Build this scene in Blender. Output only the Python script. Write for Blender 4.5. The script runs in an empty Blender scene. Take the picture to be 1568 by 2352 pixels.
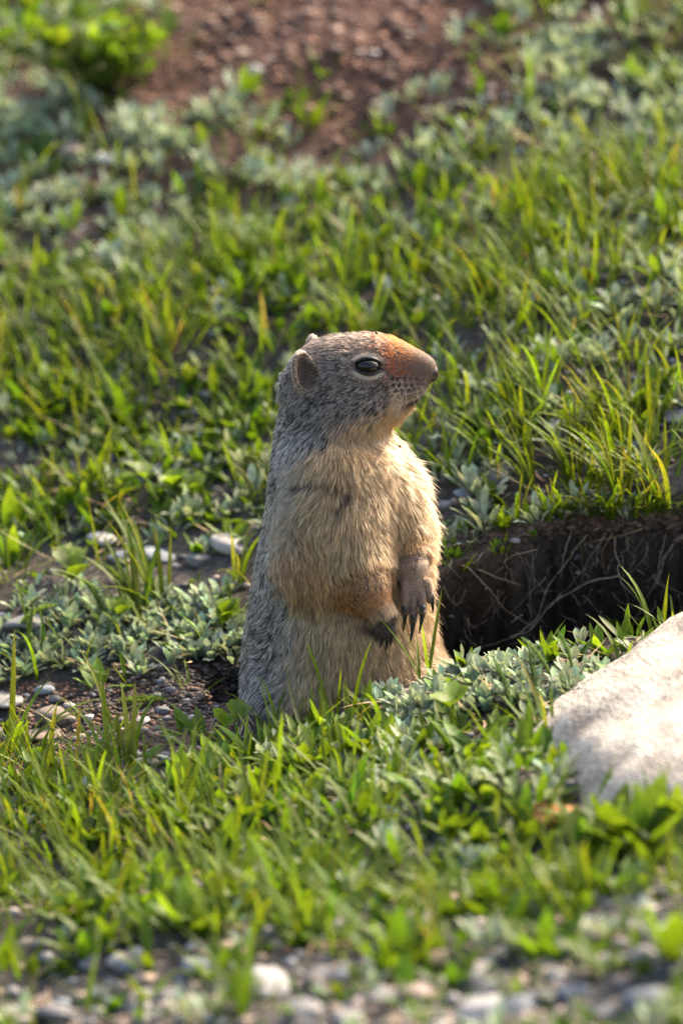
import bpy, math, random
import numpy as np
from mathutils import Vector, Matrix, kdtree

random.seed(7)
RNG = np.random.default_rng(11)
scene = bpy.context.scene
col = scene.collection

# ------------------------------------------------------------------ camera
TH = math.radians(16.0)          # camera pitch
DIST = 3.7
S = 0.665 / 2352.0               # metres per unit of a 1568 x 2352 layout grid at the squirrel
ZC = (1600 - 1176) * S / math.cos(TH)
CAM = np.array([0.0, -DIST * math.cos(TH), ZC + DIST * math.sin(TH)])
FWD = np.array([0.0, math.cos(TH), -math.sin(TH)])
UPV = np.array([0.0, math.sin(TH), math.cos(TH)])
cd = bpy.data.cameras.new('camera')
cam = bpy.data.objects.new('camera', cd)
col.objects.link(cam)
cam.location = CAM
cam.rotation_euler = (math.pi / 2 - TH, 0, 0)
cd.sensor_fit = 'VERTICAL'
cd.sensor_height = 36.0
cd.lens = 36.0 * DIST / 0.665
cd.clip_start = 0.05
cd.clip_end = 500.0
cd.dof.use_dof = True
cd.dof.focus_distance = DIST - 0.035
cd.dof.aperture_fstop = 4.6
scene.camera = cam

# ------------------------------------------------------------------ sky and sun
SUN_AZ = math.radians(46)        # clockwise from +Y (away from the camera)
SUN_EL = math.radians(41)
world = bpy.data.worlds.new('World')
scene.world = world
world.use_nodes = True
wn = world.node_tree
sky = wn.nodes.new('ShaderNodeTexSky')
sky.sky_type = 'NISHITA'
sky.sun_disc = False
sky.sun_elevation = SUN_EL
sky.sun_rotation = SUN_AZ
sky.dust_density = 6.0
sky.air_density = 1.0
sky.ozone_density = 0.6
wn.links.new(sky.outputs[0], wn.nodes['Background'].inputs[0])
wn.nodes['Background'].inputs[1].default_value = 0.15
sl = bpy.data.lights.new('sun', 'SUN')
sl.energy = 2.5
sl.angle = math.radians(0.6)
sl.color = (1.0, 0.84, 0.62)
so = bpy.data.objects.new('sun', sl)
col.objects.link(so)
LDIR = Vector((math.sin(SUN_AZ) * math.cos(SUN_EL), math.cos(SUN_AZ) * math.cos(SUN_EL), math.sin(SUN_EL)))
so.rotation_euler = LDIR.to_track_quat('Z', 'Y').to_euler()
scene.view_settings.view_transform = 'Standard'
scene.view_settings.look = 'None'
scene.view_settings.gamma = 1.0
scene.view_settings.exposure = 2.0
scene.cycles.use_denoising = True
scene.cycles.denoising_input_passes = 'RGB_ALBEDO_NORMAL'
scene.cycles.denoising_prefilter = 'NONE'
scene.cycles.max_bounces = 7
scene.cycles.diffuse_bounces = 3
scene.cycles.glossy_bounces = 3
scene.cycles.transmission_bounces = 4
scene.cycles.transparent_max_bounces = 6
scene.cycles.sample_clamp_indirect = 6.0

# ------------------------------------------------------------------ helpers
def proj(p):
    """layout-grid coordinates of world points (only used to lay the ground cover out in zones)"""
    d = np.asarray(p, float) - CAM
    dep = d @ FWD
    return 784 + d[..., 0] / dep * DIST / S, 1176 - (d @ UPV) / dep * DIST / S

def ray(px, py):
    v = FWD * DIST + np.array([1.0, 0, 0]) * (px - 784) * S + UPV * (1176 - py) * S
    return v / DIST

def W(px, py, y):
    r = ray(px, py)
    t = (y - CAM[1]) / r[1]
    return CAM + r * t

def hash3(i, j, k, seed):
    n = (i * 374761393 + j * 668265263 + k * 1274126177 + seed * 974634777) & 0xFFFFFFFF
    n = ((n ^ (n >> 13)) * 1274126177) & 0xFFFFFFFF
    n = n ^ (n >> 16)
    return (n & 0xFFFF) / 65535.0

def vnoise(p, sc, seed=0):
    """value noise in 0..1 for points (...,3)"""
    q = np.asarray(p, float) * sc + 1000.0
    i = np.floor(q).astype(np.int64)
    f = q - i
    f = f * f * (3 - 2 * f)
    r = 0
    for a in (0, 1):
        for b in (0, 1):
            for c in (0, 1):
                w = (f[..., 0] if a else 1 - f[..., 0]) * (f[..., 1] if b else 1 - f[..., 1]) * (f[..., 2] if c else 1 - f[..., 2])
                r = r + w * hash3(i[..., 0] + a, i[..., 1] + b, i[..., 2] + c, seed)
    return r

def fbm(p, sc, seed=0, octv=3):
    r, a, t = 0, 1.0, 0
    for o in range(octv):
        r = r + a * vnoise(p, sc * 2 ** o, seed + o * 17); t += a; a *= 0.5
    return r / t

def sstep(a, b, x):
    t = np.clip((x - a) / (b - a), 0, 1)
    return t * t * (3 - 2 * t)

def mesh_np(name, V, Q, colors=None, smooth=True, mats=()):
    """fast mesh from arrays; Q is (n,3) or (n,4)"""
    V = np.ascontiguousarray(V, dtype=np.float32).reshape(-1, 3)
    Q = np.ascontiguousarray(Q, dtype=np.int32)
    me = bpy.data.meshes.new(name)
    me.vertices.add(len(V)); me.vertices.foreach_set('co', V.ravel())
    k = Q.shape[1]
    me.loops.add(Q.size); me.loops.foreach_set('vertex_index', Q.ravel())
    me.polygons.add(len(Q))
    me.polygons.foreach_set('loop_start', np.arange(0, Q.size, k, dtype=np.int32))
    me.polygons.foreach_set('use_smooth', np.full(len(Q), smooth))
    if colors is not None:
        at = me.color_attributes.new('Col', 'FLOAT_COLOR', 'POINT')
        c = np.ones((len(V), 4), np.float32); c[:, :3] = np.asarray(colors).reshape(-1, 3)
        at.data.foreach_set('color', c.ravel())
    for m in mats: me.materials.append(m)
    me.update(calc_edges=True)
    return me

def link(name, me, parent=None, loc=None, label=None, cat=None, group=None, kind=None):
    o = bpy.data.objects.new(name, me)
    col.objects.link(o)
    if parent is not None: o.parent = parent
    if loc is not None: o.location = loc
    tag(o, label, cat, group, kind)
    return o

def tag(o, label=None, cat=None, group=None, kind=None):
    if label: o['label'] = label
    if cat: o['category'] = cat
    if group: o['group'] = group
    if kind: o['kind'] = kind

def tube_arrays(pts, rad, n=6, cap=True):
    """tube along points; returns verts, quads"""
    pts = np.asarray(pts, float); m = len(pts)
    rad = np.broadcast_to(np.asarray(rad, float), (m,))
    T = np.gradient(pts, axis=0); T /= np.linalg.norm(T, axis=1, keepdims=True) + 1e-12
    ref = np.array([0.31, 0.17, 0.93]) if abs(T[0] @ np.array([0.31, 0.17, 0.93])) < 0.9 else np.array([1.0, 0, 0])
    A = np.cross(T, ref); A /= np.linalg.norm(A, axis=1, keepdims=True) + 1e-12
    B = np.cross(T, A)
    ang = np.arange(n) * 2 * math.pi / n
    V = pts[:, None] + rad[:, None, None] * (np.cos(ang)[None, :, None] * A[:, None] + np.sin(ang)[None, :, None] * B[:, None])
    Q = []
    for i in range(m - 1):
        for j in range(n):
            Q.append((i * n + j, i * n + (j + 1) % n, (i + 1) * n + (j + 1) % n, (i + 1) * n + j))
    V = V.reshape(-1, 3)
    if cap:
        a = len(V); V = np.vstack([V, pts[:1], pts[-1:]])
        for j in range(n):
            Q.append((a, (j + 1) % n, j, a)); Q.append((a + 1, (m - 1) * n + j, (m - 1) * n + (j + 1) % n, a + 1))
    Q = np.array(Q, np.int32)
    return V, Q

def tube_mesh(name, pts, rad, n=6, mats=(), color=None):
    V, Q = tube_arrays(pts, rad, n, cap=False)
    # closed ends: taper the last rings to a point
    me = mesh_np(name, V, Q, None if color is None else np.tile(color, (len(V), 1)), True, mats)
    return me

# ------------------------------------------------------------------ materials
def new_mat(name):
    m = bpy.data.materials.new(name); m.use_nodes = True
    nt = m.node_tree; nt.nodes.clear()
    out = nt.nodes.new('ShaderNodeOutputMaterial')
    return m, nt, out

def N(nt, t, **kw):
    n = nt.nodes.new(t)
    for k, v in kw.items():
        if k in n.inputs: n.inputs[k].default_value = v
        else: setattr(n, k, v)
    return n

def leaf_material(name, trans=0.4, rough=0.45, spec=0.4, tcol=(1.25, 1.15, 0.45), rnd=0.25, vein=0.0):
    m, nt, out = new_mat(name)
    at = N(nt, 'ShaderNodeAttribute', attribute_name='Col')
    oi = N(nt, 'ShaderNodeObjectInfo')
    mr = N(nt, 'ShaderNodeMapRange'); mr.inputs[3].default_value = 1 - rnd; mr.inputs[4].default_value = 1 + rnd
    nt.links.new(oi.outputs['Random'], mr.inputs[0])
    geo = N(nt, 'ShaderNodeNewGeometry')
    ns = N(nt, 'ShaderNodeTexNoise'); ns.inputs['Scale'].default_value = 260.0; ns.inputs['Detail'].default_value = 2
    nt.links.new(geo.outputs['Position'], ns.inputs['Vector'])
    mr2 = N(nt, 'ShaderNodeMapRange'); mr2.inputs[1].default_value = 0.3; mr2.inputs[2].default_value = 0.7; mr2.inputs[3].default_value = 0.75; mr2.inputs[4].default_value = 1.2
    nt.links.new(ns.outputs['Fac'], mr2.inputs[0])
    mu = N(nt, 'ShaderNodeMath', operation='MULTIPLY')
    nt.links.new(mr.outputs[0], mu.inputs[0]); nt.links.new(mr2.outputs[0], mu.inputs[1])
    sc = N(nt, 'ShaderNodeVectorMath', operation='SCALE')
    nt.links.new(at.outputs['Color'], sc.inputs[0]); nt.links.new(mu.outputs[0], sc.inputs['Scale'])
    pb = N(nt, 'ShaderNodeBsdfPrincipled'); pb.inputs['Roughness'].default_value = rough; pb.inputs['Specular IOR Level'].default_value = spec
    nt.links.new(sc.outputs[0], pb.inputs['Base Color'])
    tm = N(nt, 'ShaderNodeVectorMath', operation='MULTIPLY'); tm.inputs[1].default_value = tcol
    nt.links.new(sc.outputs[0], tm.inputs[0])
    tr = N(nt, 'ShaderNodeBsdfTranslucent'); nt.links.new(tm.outputs[0], tr.inputs['Color'])
    mx = N(nt, 'ShaderNodeMixShader'); mx.inputs[0].default_value = trans
    nt.links.new(pb.outputs[0], mx.inputs[1]); nt.links.new(tr.outputs[0], mx.inputs[2])
    nt.links.new(mx.outputs[0], out.inputs[0])
    return m

def stone_material(name, bump=0.25, scale=60.0, rough=0.75, use_attr=True, base=(0.3, 0.28, 0.25), lo=0.6, hi=1.25, spec=0.35, bdist=0.002):
    m, nt, out = new_mat(name)
    tc = N(nt, 'ShaderNodeTexCoord')
    n1 = N(nt, 'ShaderNodeTexNoise'); n1.inputs['Scale'].default_value = scale; n1.inputs['Detail'].default_value = 6
    n2 = N(nt, 'ShaderNodeTexNoise'); n2.inputs['Scale'].default_value = scale * 7; n2.inputs['Detail'].default_value = 4
    geo = N(nt, 'ShaderNodeNewGeometry')
    for n in (n1, n2): nt.links.new(geo.outputs['Position'], n.inputs['Vector'])
    ad = N(nt, 'ShaderNodeMath', operation='ADD'); nt.links.new(n1.outputs['Fac'], ad.inputs[0]); nt.links.new(n2.outputs['Fac'], ad.inputs[1])
    mr = N(nt, 'ShaderNodeMapRange'); mr.inputs[1].default_value = 0.7; mr.inputs[2].default_value = 1.3; mr.inputs[3].default_value = lo; mr.inputs[4].default_value = hi
    nt.links.new(ad.outputs[0], mr.inputs[0])
    sc = N(nt, 'ShaderNodeVectorMath', operation='SCALE')
    if use_attr:
        at = N(nt, 'ShaderNodeAttribute', attribute_name='Col'); nt.links.new(at.outputs['Color'], sc.inputs[0])
    else:
        sc.inputs[0].default_value = base
    nt.links.new(mr.outputs[0], sc.inputs['Scale'])
    pb = N(nt, 'ShaderNodeBsdfPrincipled'); pb.inputs['Roughness'].default_value = rough; pb.inputs['Specular IOR Level'].default_value = spec
    nt.links.new(sc.outputs[0], pb.inputs['Base Color'])
    bp = N(nt, 'ShaderNodeBump'); bp.inputs['Strength'].default_value = bump; bp.inputs['Distance'].default_value = bdist
    nt.links.new(ad.outputs[0], bp.inputs['Height']); nt.links.new(bp.outputs[0], pb.inputs['Normal'])
    nt.links.new(pb.outputs[0], out.inputs[0])
    return m

def plain_material(name, colr, rough=0.5, spec=0.5, coat=0.0):
    m, nt, out = new_mat(name)
    pb = N(nt, 'ShaderNodeBsdfPrincipled')
    geo = N(nt, 'ShaderNodeNewGeometry')
    ns = N(nt, 'ShaderNodeTexNoise'); ns.inputs['Scale'].default_value = 900.0
    nt.links.new(geo.outputs['Position'], ns.inputs['Vector'])
    mr = N(nt, 'ShaderNodeMapRange'); mr.inputs[1].default_value = 0.3; mr.inputs[2].default_value = 0.7; mr.inputs[3].default_value = 0.7; mr.inputs[4].default_value = 1.25
    nt.links.new(ns.outputs['Fac'], mr.inputs[0])
    sc = N(nt, 'ShaderNodeVectorMath', operation='SCALE'); sc.inputs[0].default_value = colr
    nt.links.new(mr.outputs[0], sc.inputs['Scale']); nt.links.new(sc.outputs[0], pb.inputs['Base Color'])
    pb.inputs['Roughness'].default_value = rough; pb.inputs['Specular IOR Level'].default_value = spec
    pb.inputs['Coat Weight'].default_value = coat; pb.inputs['Coat Roughness'].default_value = 0.03
    nt.links.new(pb.outputs[0], out.inputs[0])
    return m

M_GRASS = leaf_material('grass_blade', 0.55, 0.5, 0.22, (1.28, 1.15, 0.32))
M_BROAD = leaf_material('broad_leaf', 0.52, 0.5, 0.25, (1.28, 1.15, 0.32))
M_SILVER = leaf_material('woolly_leaf', 0.28, 0.75, 0.25, (1.15, 1.12, 0.7))
M_DRY = leaf_material('dry_plant', 0.25, 0.7, 0.25, (1.1, 1.0, 0.8))
M_ROOT = leaf_material('root', 0.1, 0.6, 0.3, (1, 1, 0.9))
M_STONE = stone_material('stone', 0.35, 90.0)
M_BOULDER = stone_material('boulder_stone', 1.0, 55.0, 0.9, lo=0.45, hi=1.25, spec=0.15, bdist=0.008)
M_SOIL = stone_material('soil', 1.0, 220.0, 0.95, lo=0.4, hi=1.6, spec=0.1)

# ------------------------------------------------------------------ terrain
def hbase(x, y):
    p = np.stack([x, y, np.zeros_like(x)], -1)
    xs = 0.45 * np.tanh(x / 0.45)
    h = 0.022 + 0.20 * xs
    h = h + 0.30 * (np.sqrt((y - 0.03) ** 2 + 0.05 ** 2) + (y - 0.03)) * 0.5 * np.where(y > 4, 4 / np.maximum(y, 4), 1)
    h = h + 0.034 * sstep(-0.01, 0.075, y) * sstep(0.01, 0.16, x) * (1 - 0.6 * sstep(0.15, 0.7, y))   # raised bank behind the burrow
    h = h - 0.012 * sstep(0.0, 0.09, -x - 0.055) * np.exp(-((y + 0.02) / 0.05) ** 2)                    # trodden run left of the burrow
    h = h + (fbm(p, 9.0, 3, 2) - 0.5) * 0.030 + (fbm(p, 45.0, 5, 3) - 0.5) * 0.010
    h = h - 0.022 * np.exp(-(((x + 0.035) / 0.055) ** 2 + ((y + 0.095) / 0.05) ** 2))                       # worn near lip
    # soil mound far behind
    h = h + 0.035 * np.exp(-(((x + 0.03) / 0.22) ** 2 + ((y - 0.82) / 0.16) ** 2))
    return h

def pit_mask(x, y):
    """0 outside, 1 on the floor of the burrow opening"""
    p = np.stack([x, y, np.zeros_like(x)], -1)
    wob = (fbm(p, 26.0, 21, 4) - 0.5) * 0.036
    near = -0.066 + 0.010 * sstep(0.0, 0.12, x) + 0.03 * sstep(-0.04, -0.075, x)
    far = 0.060 + 0.028 * sstep(0.04, 0.17, x) - 0.035 * sstep(-0.02, -0.075, x)
    a = sstep(0, 0.030, (y + wob) - near)
    b = sstep(0, 0.012, far - (y + wob))
    c = sstep(-0.098, -0.070, x + wob)
    d = 1 - sstep(0.33, 0.38, x)
    return a * b * c * d

def height(x, y):
    x = np.asarray(x, float); y = np.asarray(y, float)
    h = hbase(x, y)
    m = pit_mask(x, y)
    p = np.stack([x, y, np.zeros_like(x)], -1)
    floor = -0.085 + (fbm(p, 30, 8, 2) - 0.5) * 0.02
    return h * (1 - m) + floor * m

def ground_at(px, py, it=60):
    """where the line of sight through a layout point meets the ground"""
    r = ray(px, py); lo, hi = 2.2, 9.0
    ts = np.linspace(lo, hi, 700)
    P = CAM + r * ts[:, None]
    f = P[:, 2] - height(P[:, 0], P[:, 1])
    k = np.argmax(f < 0)
    if f[k] >= 0: k = len(ts) - 1
    a, b = ts[max(k - 1, 0)], ts[k]
    for _ in range(18):
        m = (a + b) / 2; q = CAM + r * m
        if q[2] - height(q[0:1], q[1:2])[0] > 0: a = m
        else: b = m
    return CAM + r * (a + b) / 2

def grow_axis(a, b, step, far):
    c = list(np.arange(a, b + 1e-9, step))
    s, v, up = step, b, []
    while v < far: s *= 1.35; v += s; up.append(v)
    s, v, dn = step, a, []
    while v > -far: s *= 1.35; v -= s; dn.append(v)
    return np.array(dn[::-1] + c + up)

def build_ground():
    gx = grow_axis(-0.42, 0.42, 0.0035, 60.0)
    y1 = np.arange(-1.2, -0.13, 0.009); y2 = np.arange(-0.13, 0.14, 0.0022); y3 = np.arange(0.14, 1.5, 0.007)
    ya = grow_axis(-1.2, 1.5, 0.02, 60.0)
    gy = np.concatenate([ya[ya < -1.205], y1, y2, y3, ya[ya > 1.51]])
    X, Y = np.meshgrid(gx, gy)
    Z = height(X, Y)
    m = pit_mask(X, Y)
    P = np.stack([X, Y, Z], -1)
    wall = 4 * m * (1 - m)
    fs = sstep(0.005, 0.05, Y) * (Y < 0.16)
    P[..., 1] += 0.048 * fs * m ** 0.8 * sstep(-0.03, 0.03, X)                                            # undercut below the turf
    P[..., 1] += (fbm(P, 70, 31, 3) - 0.5) * 0.022 * np.clip(wall * 1.5 + m * 0.3, 0, 1)
    P[..., 2] += (fbm(P, 160, 37, 2) - 0.5) * 0.004 * np.exp(-((Y / 0.9) ** 2))
    px, py = proj(P)
    # soil colours: dark humus by the burrow, reddish dirt in the run and on the mound, grey grit elsewhere
    nz = fbm(P, 14, 41, 3)[..., None]
    base = np.array([0.060, 0.050, 0.040]) * (0.7 + 0.6 * nz)
    grit = np.array([0.105, 0.097, 0.09]) * (0.6 + 0.8 * nz)
    c = base * 1.0
    g = sstep(0.42, 0.62, fbm(P, 7, 43, 2))[..., None] * 0.6 + sstep(-0.34, -0.5, Y)[..., None] * 0.6
    c = c * (1 - np.clip(g, 0, 0.85)) + grit * np.clip(g, 0, 0.85)
    red = np.array([0.100, 0.054, 0.037])
    rm = np.exp(-(((X + 0.02) / 0.27) ** 4 + ((Y - 0.86) / 0.23) ** 4)) + 0.8 * np.exp(-(((X + 0.17) / 0.10) ** 2 + ((Y + 0.085) / 0.035) ** 2))
    rm = np.clip(rm * (0.5 + nz[..., 0]), 0, 0.95)[..., None]
    c = c * (1 - rm) + red * rm
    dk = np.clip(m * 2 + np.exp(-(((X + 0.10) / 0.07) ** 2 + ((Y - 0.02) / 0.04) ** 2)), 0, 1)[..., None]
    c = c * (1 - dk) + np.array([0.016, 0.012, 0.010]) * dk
    ny, nx = X.shape
    idx = np.arange(ny * nx).reshape(ny, nx)
    Q = np.stack([idx[:-1, :-1], idx[:-1, 1:], idx[1:, 1:], idx[1:, :-1]], -1).reshape(-1, 4)
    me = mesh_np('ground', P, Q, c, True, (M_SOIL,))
    return link('ground', me, kind='structure')

build_ground()

# ------------------------------------------------------------------ the ground squirrel
def smin(a, b, k):
    h = np.clip(0.5 + 0.5 * (b - a) / k, 0, 1)
    return b * (1 - h) + a * h - k * h * (1 - h)

def rcone(P, a, b, r1, r2):
    a = np.asarray(a); b = np.asarray(b); ba = b - a
    h = np.clip(((P - a) @ ba) / (ba @ ba), 0, 1)
    return np.linalg.norm(P - a - h[..., None] * ba, axis=-1) - (r1 + (r2 - r1) * h)

# torso: layout row, left and right outline, depth radius, depth centre
TORSO = np.array([
    (870, 672, 800, .024, .004), (915, 652, 842, .029, .003), (950, 645, 866, .032, .002), (985, 641, 884, .034, .000), (1015, 638, 904, .036, -.001),
    (1060, 633, 926, .039, -.003), (1110, 627, 945, .043, -.004), (1160, 622, 956, .046, -.004), (1200, 616, 966, .048, -.004),
    (1250, 604, 972, .050, -.004), (1300, 594, 971, .052, -.004), (1350, 585, 969, .054, -.004), (1400, 577, 972, .056, -.004),
    (1450, 569, 982, .058, -.003), (1500, 564, 993, .059, -.002), (1550, 562, 1013, .060, -.001), (1600, 567, 1022, .060, 0),
    (1660, 580, 1026, .058, 0), (1740, 600, 1020, .054, 0), (1830, 630, 1000, .046, 0), (1880, 690, 930, .02, 0)], float)
TZ = ZC + (1176 - TORSO[:, 0]) * S / math.cos(TH)
TCX = ((TORSO[:, 1] + TORSO[:, 2]) / 2 - 784) * S
TRX = (TORSO[:, 2] - TORSO[:, 1]) / 2 * S
_o = np.argsort(TZ)

def torso_params(z):
    zz = np.clip(z, TZ.min(), TZ.max())
    f = lambda a: np.interp(zz, TZ[_o], a[_o])
    return f(TCX), f(TRX), f(TORSO[:, 3]), f(TORSO[:, 4])

HO = W(820, 875, -0.004)
HY = math.radians(-9)
HF = np.array([math.cos(HY), math.sin(HY), 0.0]); HL = np.array([-math.sin(HY), math.cos(HY), 0.0])
# head: layout column, top, bottom, half width, vertical position of the widest point (0..1 from top)
HEAD = np.array([
    (655, 870, 905, .008), (668, 838, 930, .016), (690, 812, 955, .0215), (720, 791, 975, .0250), (760, 778, 986, .0275), (800, 773, 985, .0280), (840, 770, 975, .0262),
    (870, 769, 974, .0232), (900, 774, 966, .0190), (925, 783, 953, .0152), (950, 795, 928, .0122), (970, 804, 900, .0098), (984, 811, 881, .0080), (994, 819, 868, .0058), (1001, 830, 856, .0032)], float)
HU = (HEAD[:, 0] - 820) * S
HT = (875 - HEAD[:, 1]) * S / math.cos(TH)
HB = (875 - HEAD[:, 2]) * S / math.cos(TH)

def head_local(P):
    d = P - HO
    return d @ HF, d @ HL, d[..., 2]

EARS = []
def ear_frames():
    for s in (-1, 1):
        c = HO + HF * ((709 - 820) * S) + HL * (s * 0.0245) + np.array([0, 0, 0.0115 if s < 0 else 0.0090])
        ax = HF * 0.80 + HL * s * 0.60          # the way the cup opens: forward and outward
        ax = ax / np.linalg.norm(ax)
        up = np.array([0, 0, 1.0]) * 0.97 - HF * 0.22 + HL * s * 0.10
        up = up - ax * (up @ ax); up /= np.linalg.norm(up)
        EARS.append((c, ax, np.cross(up, ax), up))
ear_frames()

NA = [W(760, 1150, -.028), W(724, 1296, -.040), W(836, 1334, -.056), W(881, 1414, -.063)]
FA = [W(894, 1130, -.012), W(944, 1238, -.026), W(946, 1300, -.043), W(955, 1350, -.047)]
FFING = [((932, 1340), (929, 1406), (925, 1449)), ((949, 1345), (949, 1424), (941, 1478)), ((966, 1343), (970, 1404), (962, 1455)), ((980, 1336), (988, 1376), (993, 1408))]
NFING = [((872, 1416), (867, 1450), (862, 1474)), ((880, 1420), (878, 1460), (872, 1489)), ((888, 1420), (889, 1462), (885, 1495)), ((895, 1414), (899, 1452), (895, 1485))]

def body_sdf(P, eyes=True):
    z = P[..., 2]
    cx, rx, ry, cy = torso_params(z)
    r = np.sqrt(((P[..., 0] - cx) / rx) ** 2 + ((P[..., 1] - cy) / ry) ** 2)
    f = (r - 1) * np.minimum(rx, ry)
    f = np.maximum(f, np.maximum(z - TZ.max(), TZ.min() - z))
    # haunches and hind feet inside the burrow
    for px, yy in ((690, -.030), (930, -.022)):
        a = W(px, 1640, yy); b = W(px + 30, 1800, yy - .012)
        f = smin(f, rcone(P, a, b, .034, .026), .02)
        ft = W(px + 10, 1850, yy - .012); f = smin(f, rcone(P, ft, ft + np.array([0.045, -0.03, 0.0]), .011, .009), .01)
    # head
    u, w, hz = head_local(P)
    uc = np.clip(u, HU[0], HU[-1])
    t = np.interp(uc, HU, HT); b = np.interp(uc, HU, HB); hw = np.interp(uc, HU, HEAD[:, 3])
    mid = (t + b) / 2 - 0.0015; rz = (t - b) / 2
    vz = np.abs(hz - (t + b) / 2) / rz
    rr = ((np.abs(w) / hw) ** 2.15 + vz ** 2.15) ** (1 / 2.15)
    g = (rr - 1) * np.minimum(hw, rz)
    g = np.maximum(g, np.maximum(u - HU[-1], HU[0] - u))
    # cheek, brow and muzzle pad
    for s in (-1, 1):
        c = HO + HF * ((812 - 820) * S) + HL * (s * .0125) + np.array([0, 0, -.016])
        g = smin(g, np.linalg.norm((P - c) / np.array([1.15, 1, .95]), axis=-1) - .0165, .010)
        c = HO + HF * ((842 - 820) * S) + HL * (s * .0150) + np.array([0, 0, .0165])
        g = smin(g, np.linalg.norm((P - c) / np.array([1.5, .8, .8]), axis=-1) - .0068, .006)
        c = HO + HF * ((946 - 820) * S) + HL * (s * .0060) + np.array([0, 0, -.0030])
        g = smin(g, np.linalg.norm((P - c) / np.array([1.5, 1, .9]), axis=-1) - .0064, .003)
    # mouth groove
    gm = np.abs(hz + 0.0142 + (u - (955 - 820) * S) * -0.25) - 0.0006
    g = np.where((u > (930 - 820) * S), np.maximum(g, -(np.maximum(gm, -(g + 0.0014)))), g)
    f = smin(f, g, .014)
    f = smin(f, rcone(P, W(700, 1056, -.027), W(790, 1075, -.0375), .0095, .0070), .012)
    f = smin(f, rcone(P, W(790, 1075, -.0365), W(860, 1062, -.029), .0070, .0055), .012)
    # ears: cups
    for c, ax, sd, up in EARS:
        d = P - c
        a, s_, u_ = d @ ax, d @ sd, d @ up
        o = np.sqrt((a / .0060) ** 2 + (s_ / .0084) ** 2 + (u_ / .0138) ** 2)
        o = (o - 1) * .0060
        d2 = d - ax * .0046 + up * 0.0002
        a, s_, u_ = d2 @ ax, d2 @ sd, d2 @ up
        i = (np.sqrt((a / .0075) ** 2 + (s_ / .0073) ** 2 + (u_ / .0125) ** 2) - 1) * .0070
        f = smin(f, o, .0035)
        f = -smin(-f, i, .0015)
    # near arm
    f = smin(f, rcone(P, NA[0], NA[1], .028, .0180), .022)
    f = smin(f, rcone(P, NA[1], NA[2], .0180, .0125), .018)
    f = smin(f, rcone(P, W(792, 1215, -.040), NA[2], .0225, .0130), .010)
    f = smin(f, rcone(P, NA[2], NA[3], .0135, .0070), .005)
    for a, b, _c in NFING:
        f = smin(f, rcone(P, W(*a, -.066), W(*b, -.067), .0026, .0022), .0010)
    # far arm
    f = smin(f, rcone(P, FA[0], FA[1], .0165, .0115), .012)
    f = smin(f, rcone(P, FA[1], FA[2], .0115, .0095), .005)
    f = smin(f, rcone(P, FA[2], FA[3], .0092, .0080), .004)
    for i, (a, b, _c) in enumerate(FFING):
        f = smin(f, rcone(P, W(*a, -.051), W(*b, -.056 + (0.006 if i == 3 else 0)), .0027, .0023), .0009)
    if eyes:
        for e in EYES:
            d = P - e['c']
            q = np.sqrt((d @ e['t'] / .0084) ** 2 + (d @ e['b'] / .0056) ** 2 + (d @ e['n'] / .0050) ** 2)
            f = -smin(-f, (q - 1) * .005, .0012)
    return f

def hit(px, py, eyes=False):
    r = ray(px, py)
    ts = np.linspace(DIST - 0.12, DIST + 0.12, 500)
    P = CAM + r * ts[:, None]
    f = body_sdf(P, eyes)
    k = np.argmax(f < 0)
    if f[k] >= 0: return None
    return P[k]

def sdf_normal(P, e=4e-4, eyes=False):
    g = np.stack([body_sdf(P + d, eyes) - body_sdf(P - d, eyes) for d in np.eye(3) * e], -1)
    return g / (np.linalg.norm(g, axis=-1, keepdims=True) + 1e-12)

EYES = []
def find_eyes():
    p = hit(846, 842)
    n = sdf_normal(p[None])[0]
    u, w, z = head_local(p[None]); u, w, z = u[0], w[0], z[0]
    for s in (1, -1):
        pp = HO + HF * u + HL * (w * s) + np.array([0, 0, z])
        nl = HF * (n @ HF) + HL * (n @ HL) * s + np.array([0, 0, n[2]])
        t = HF - nl * (HF @ nl); t /= np.linalg.norm(t)
        b = np.cross(nl, t); b = b if b[2] > 0 else -b
        EYES.append(dict(c=pp - nl * .0006, n=nl, t=t, b=b))
find_eyes()

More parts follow.
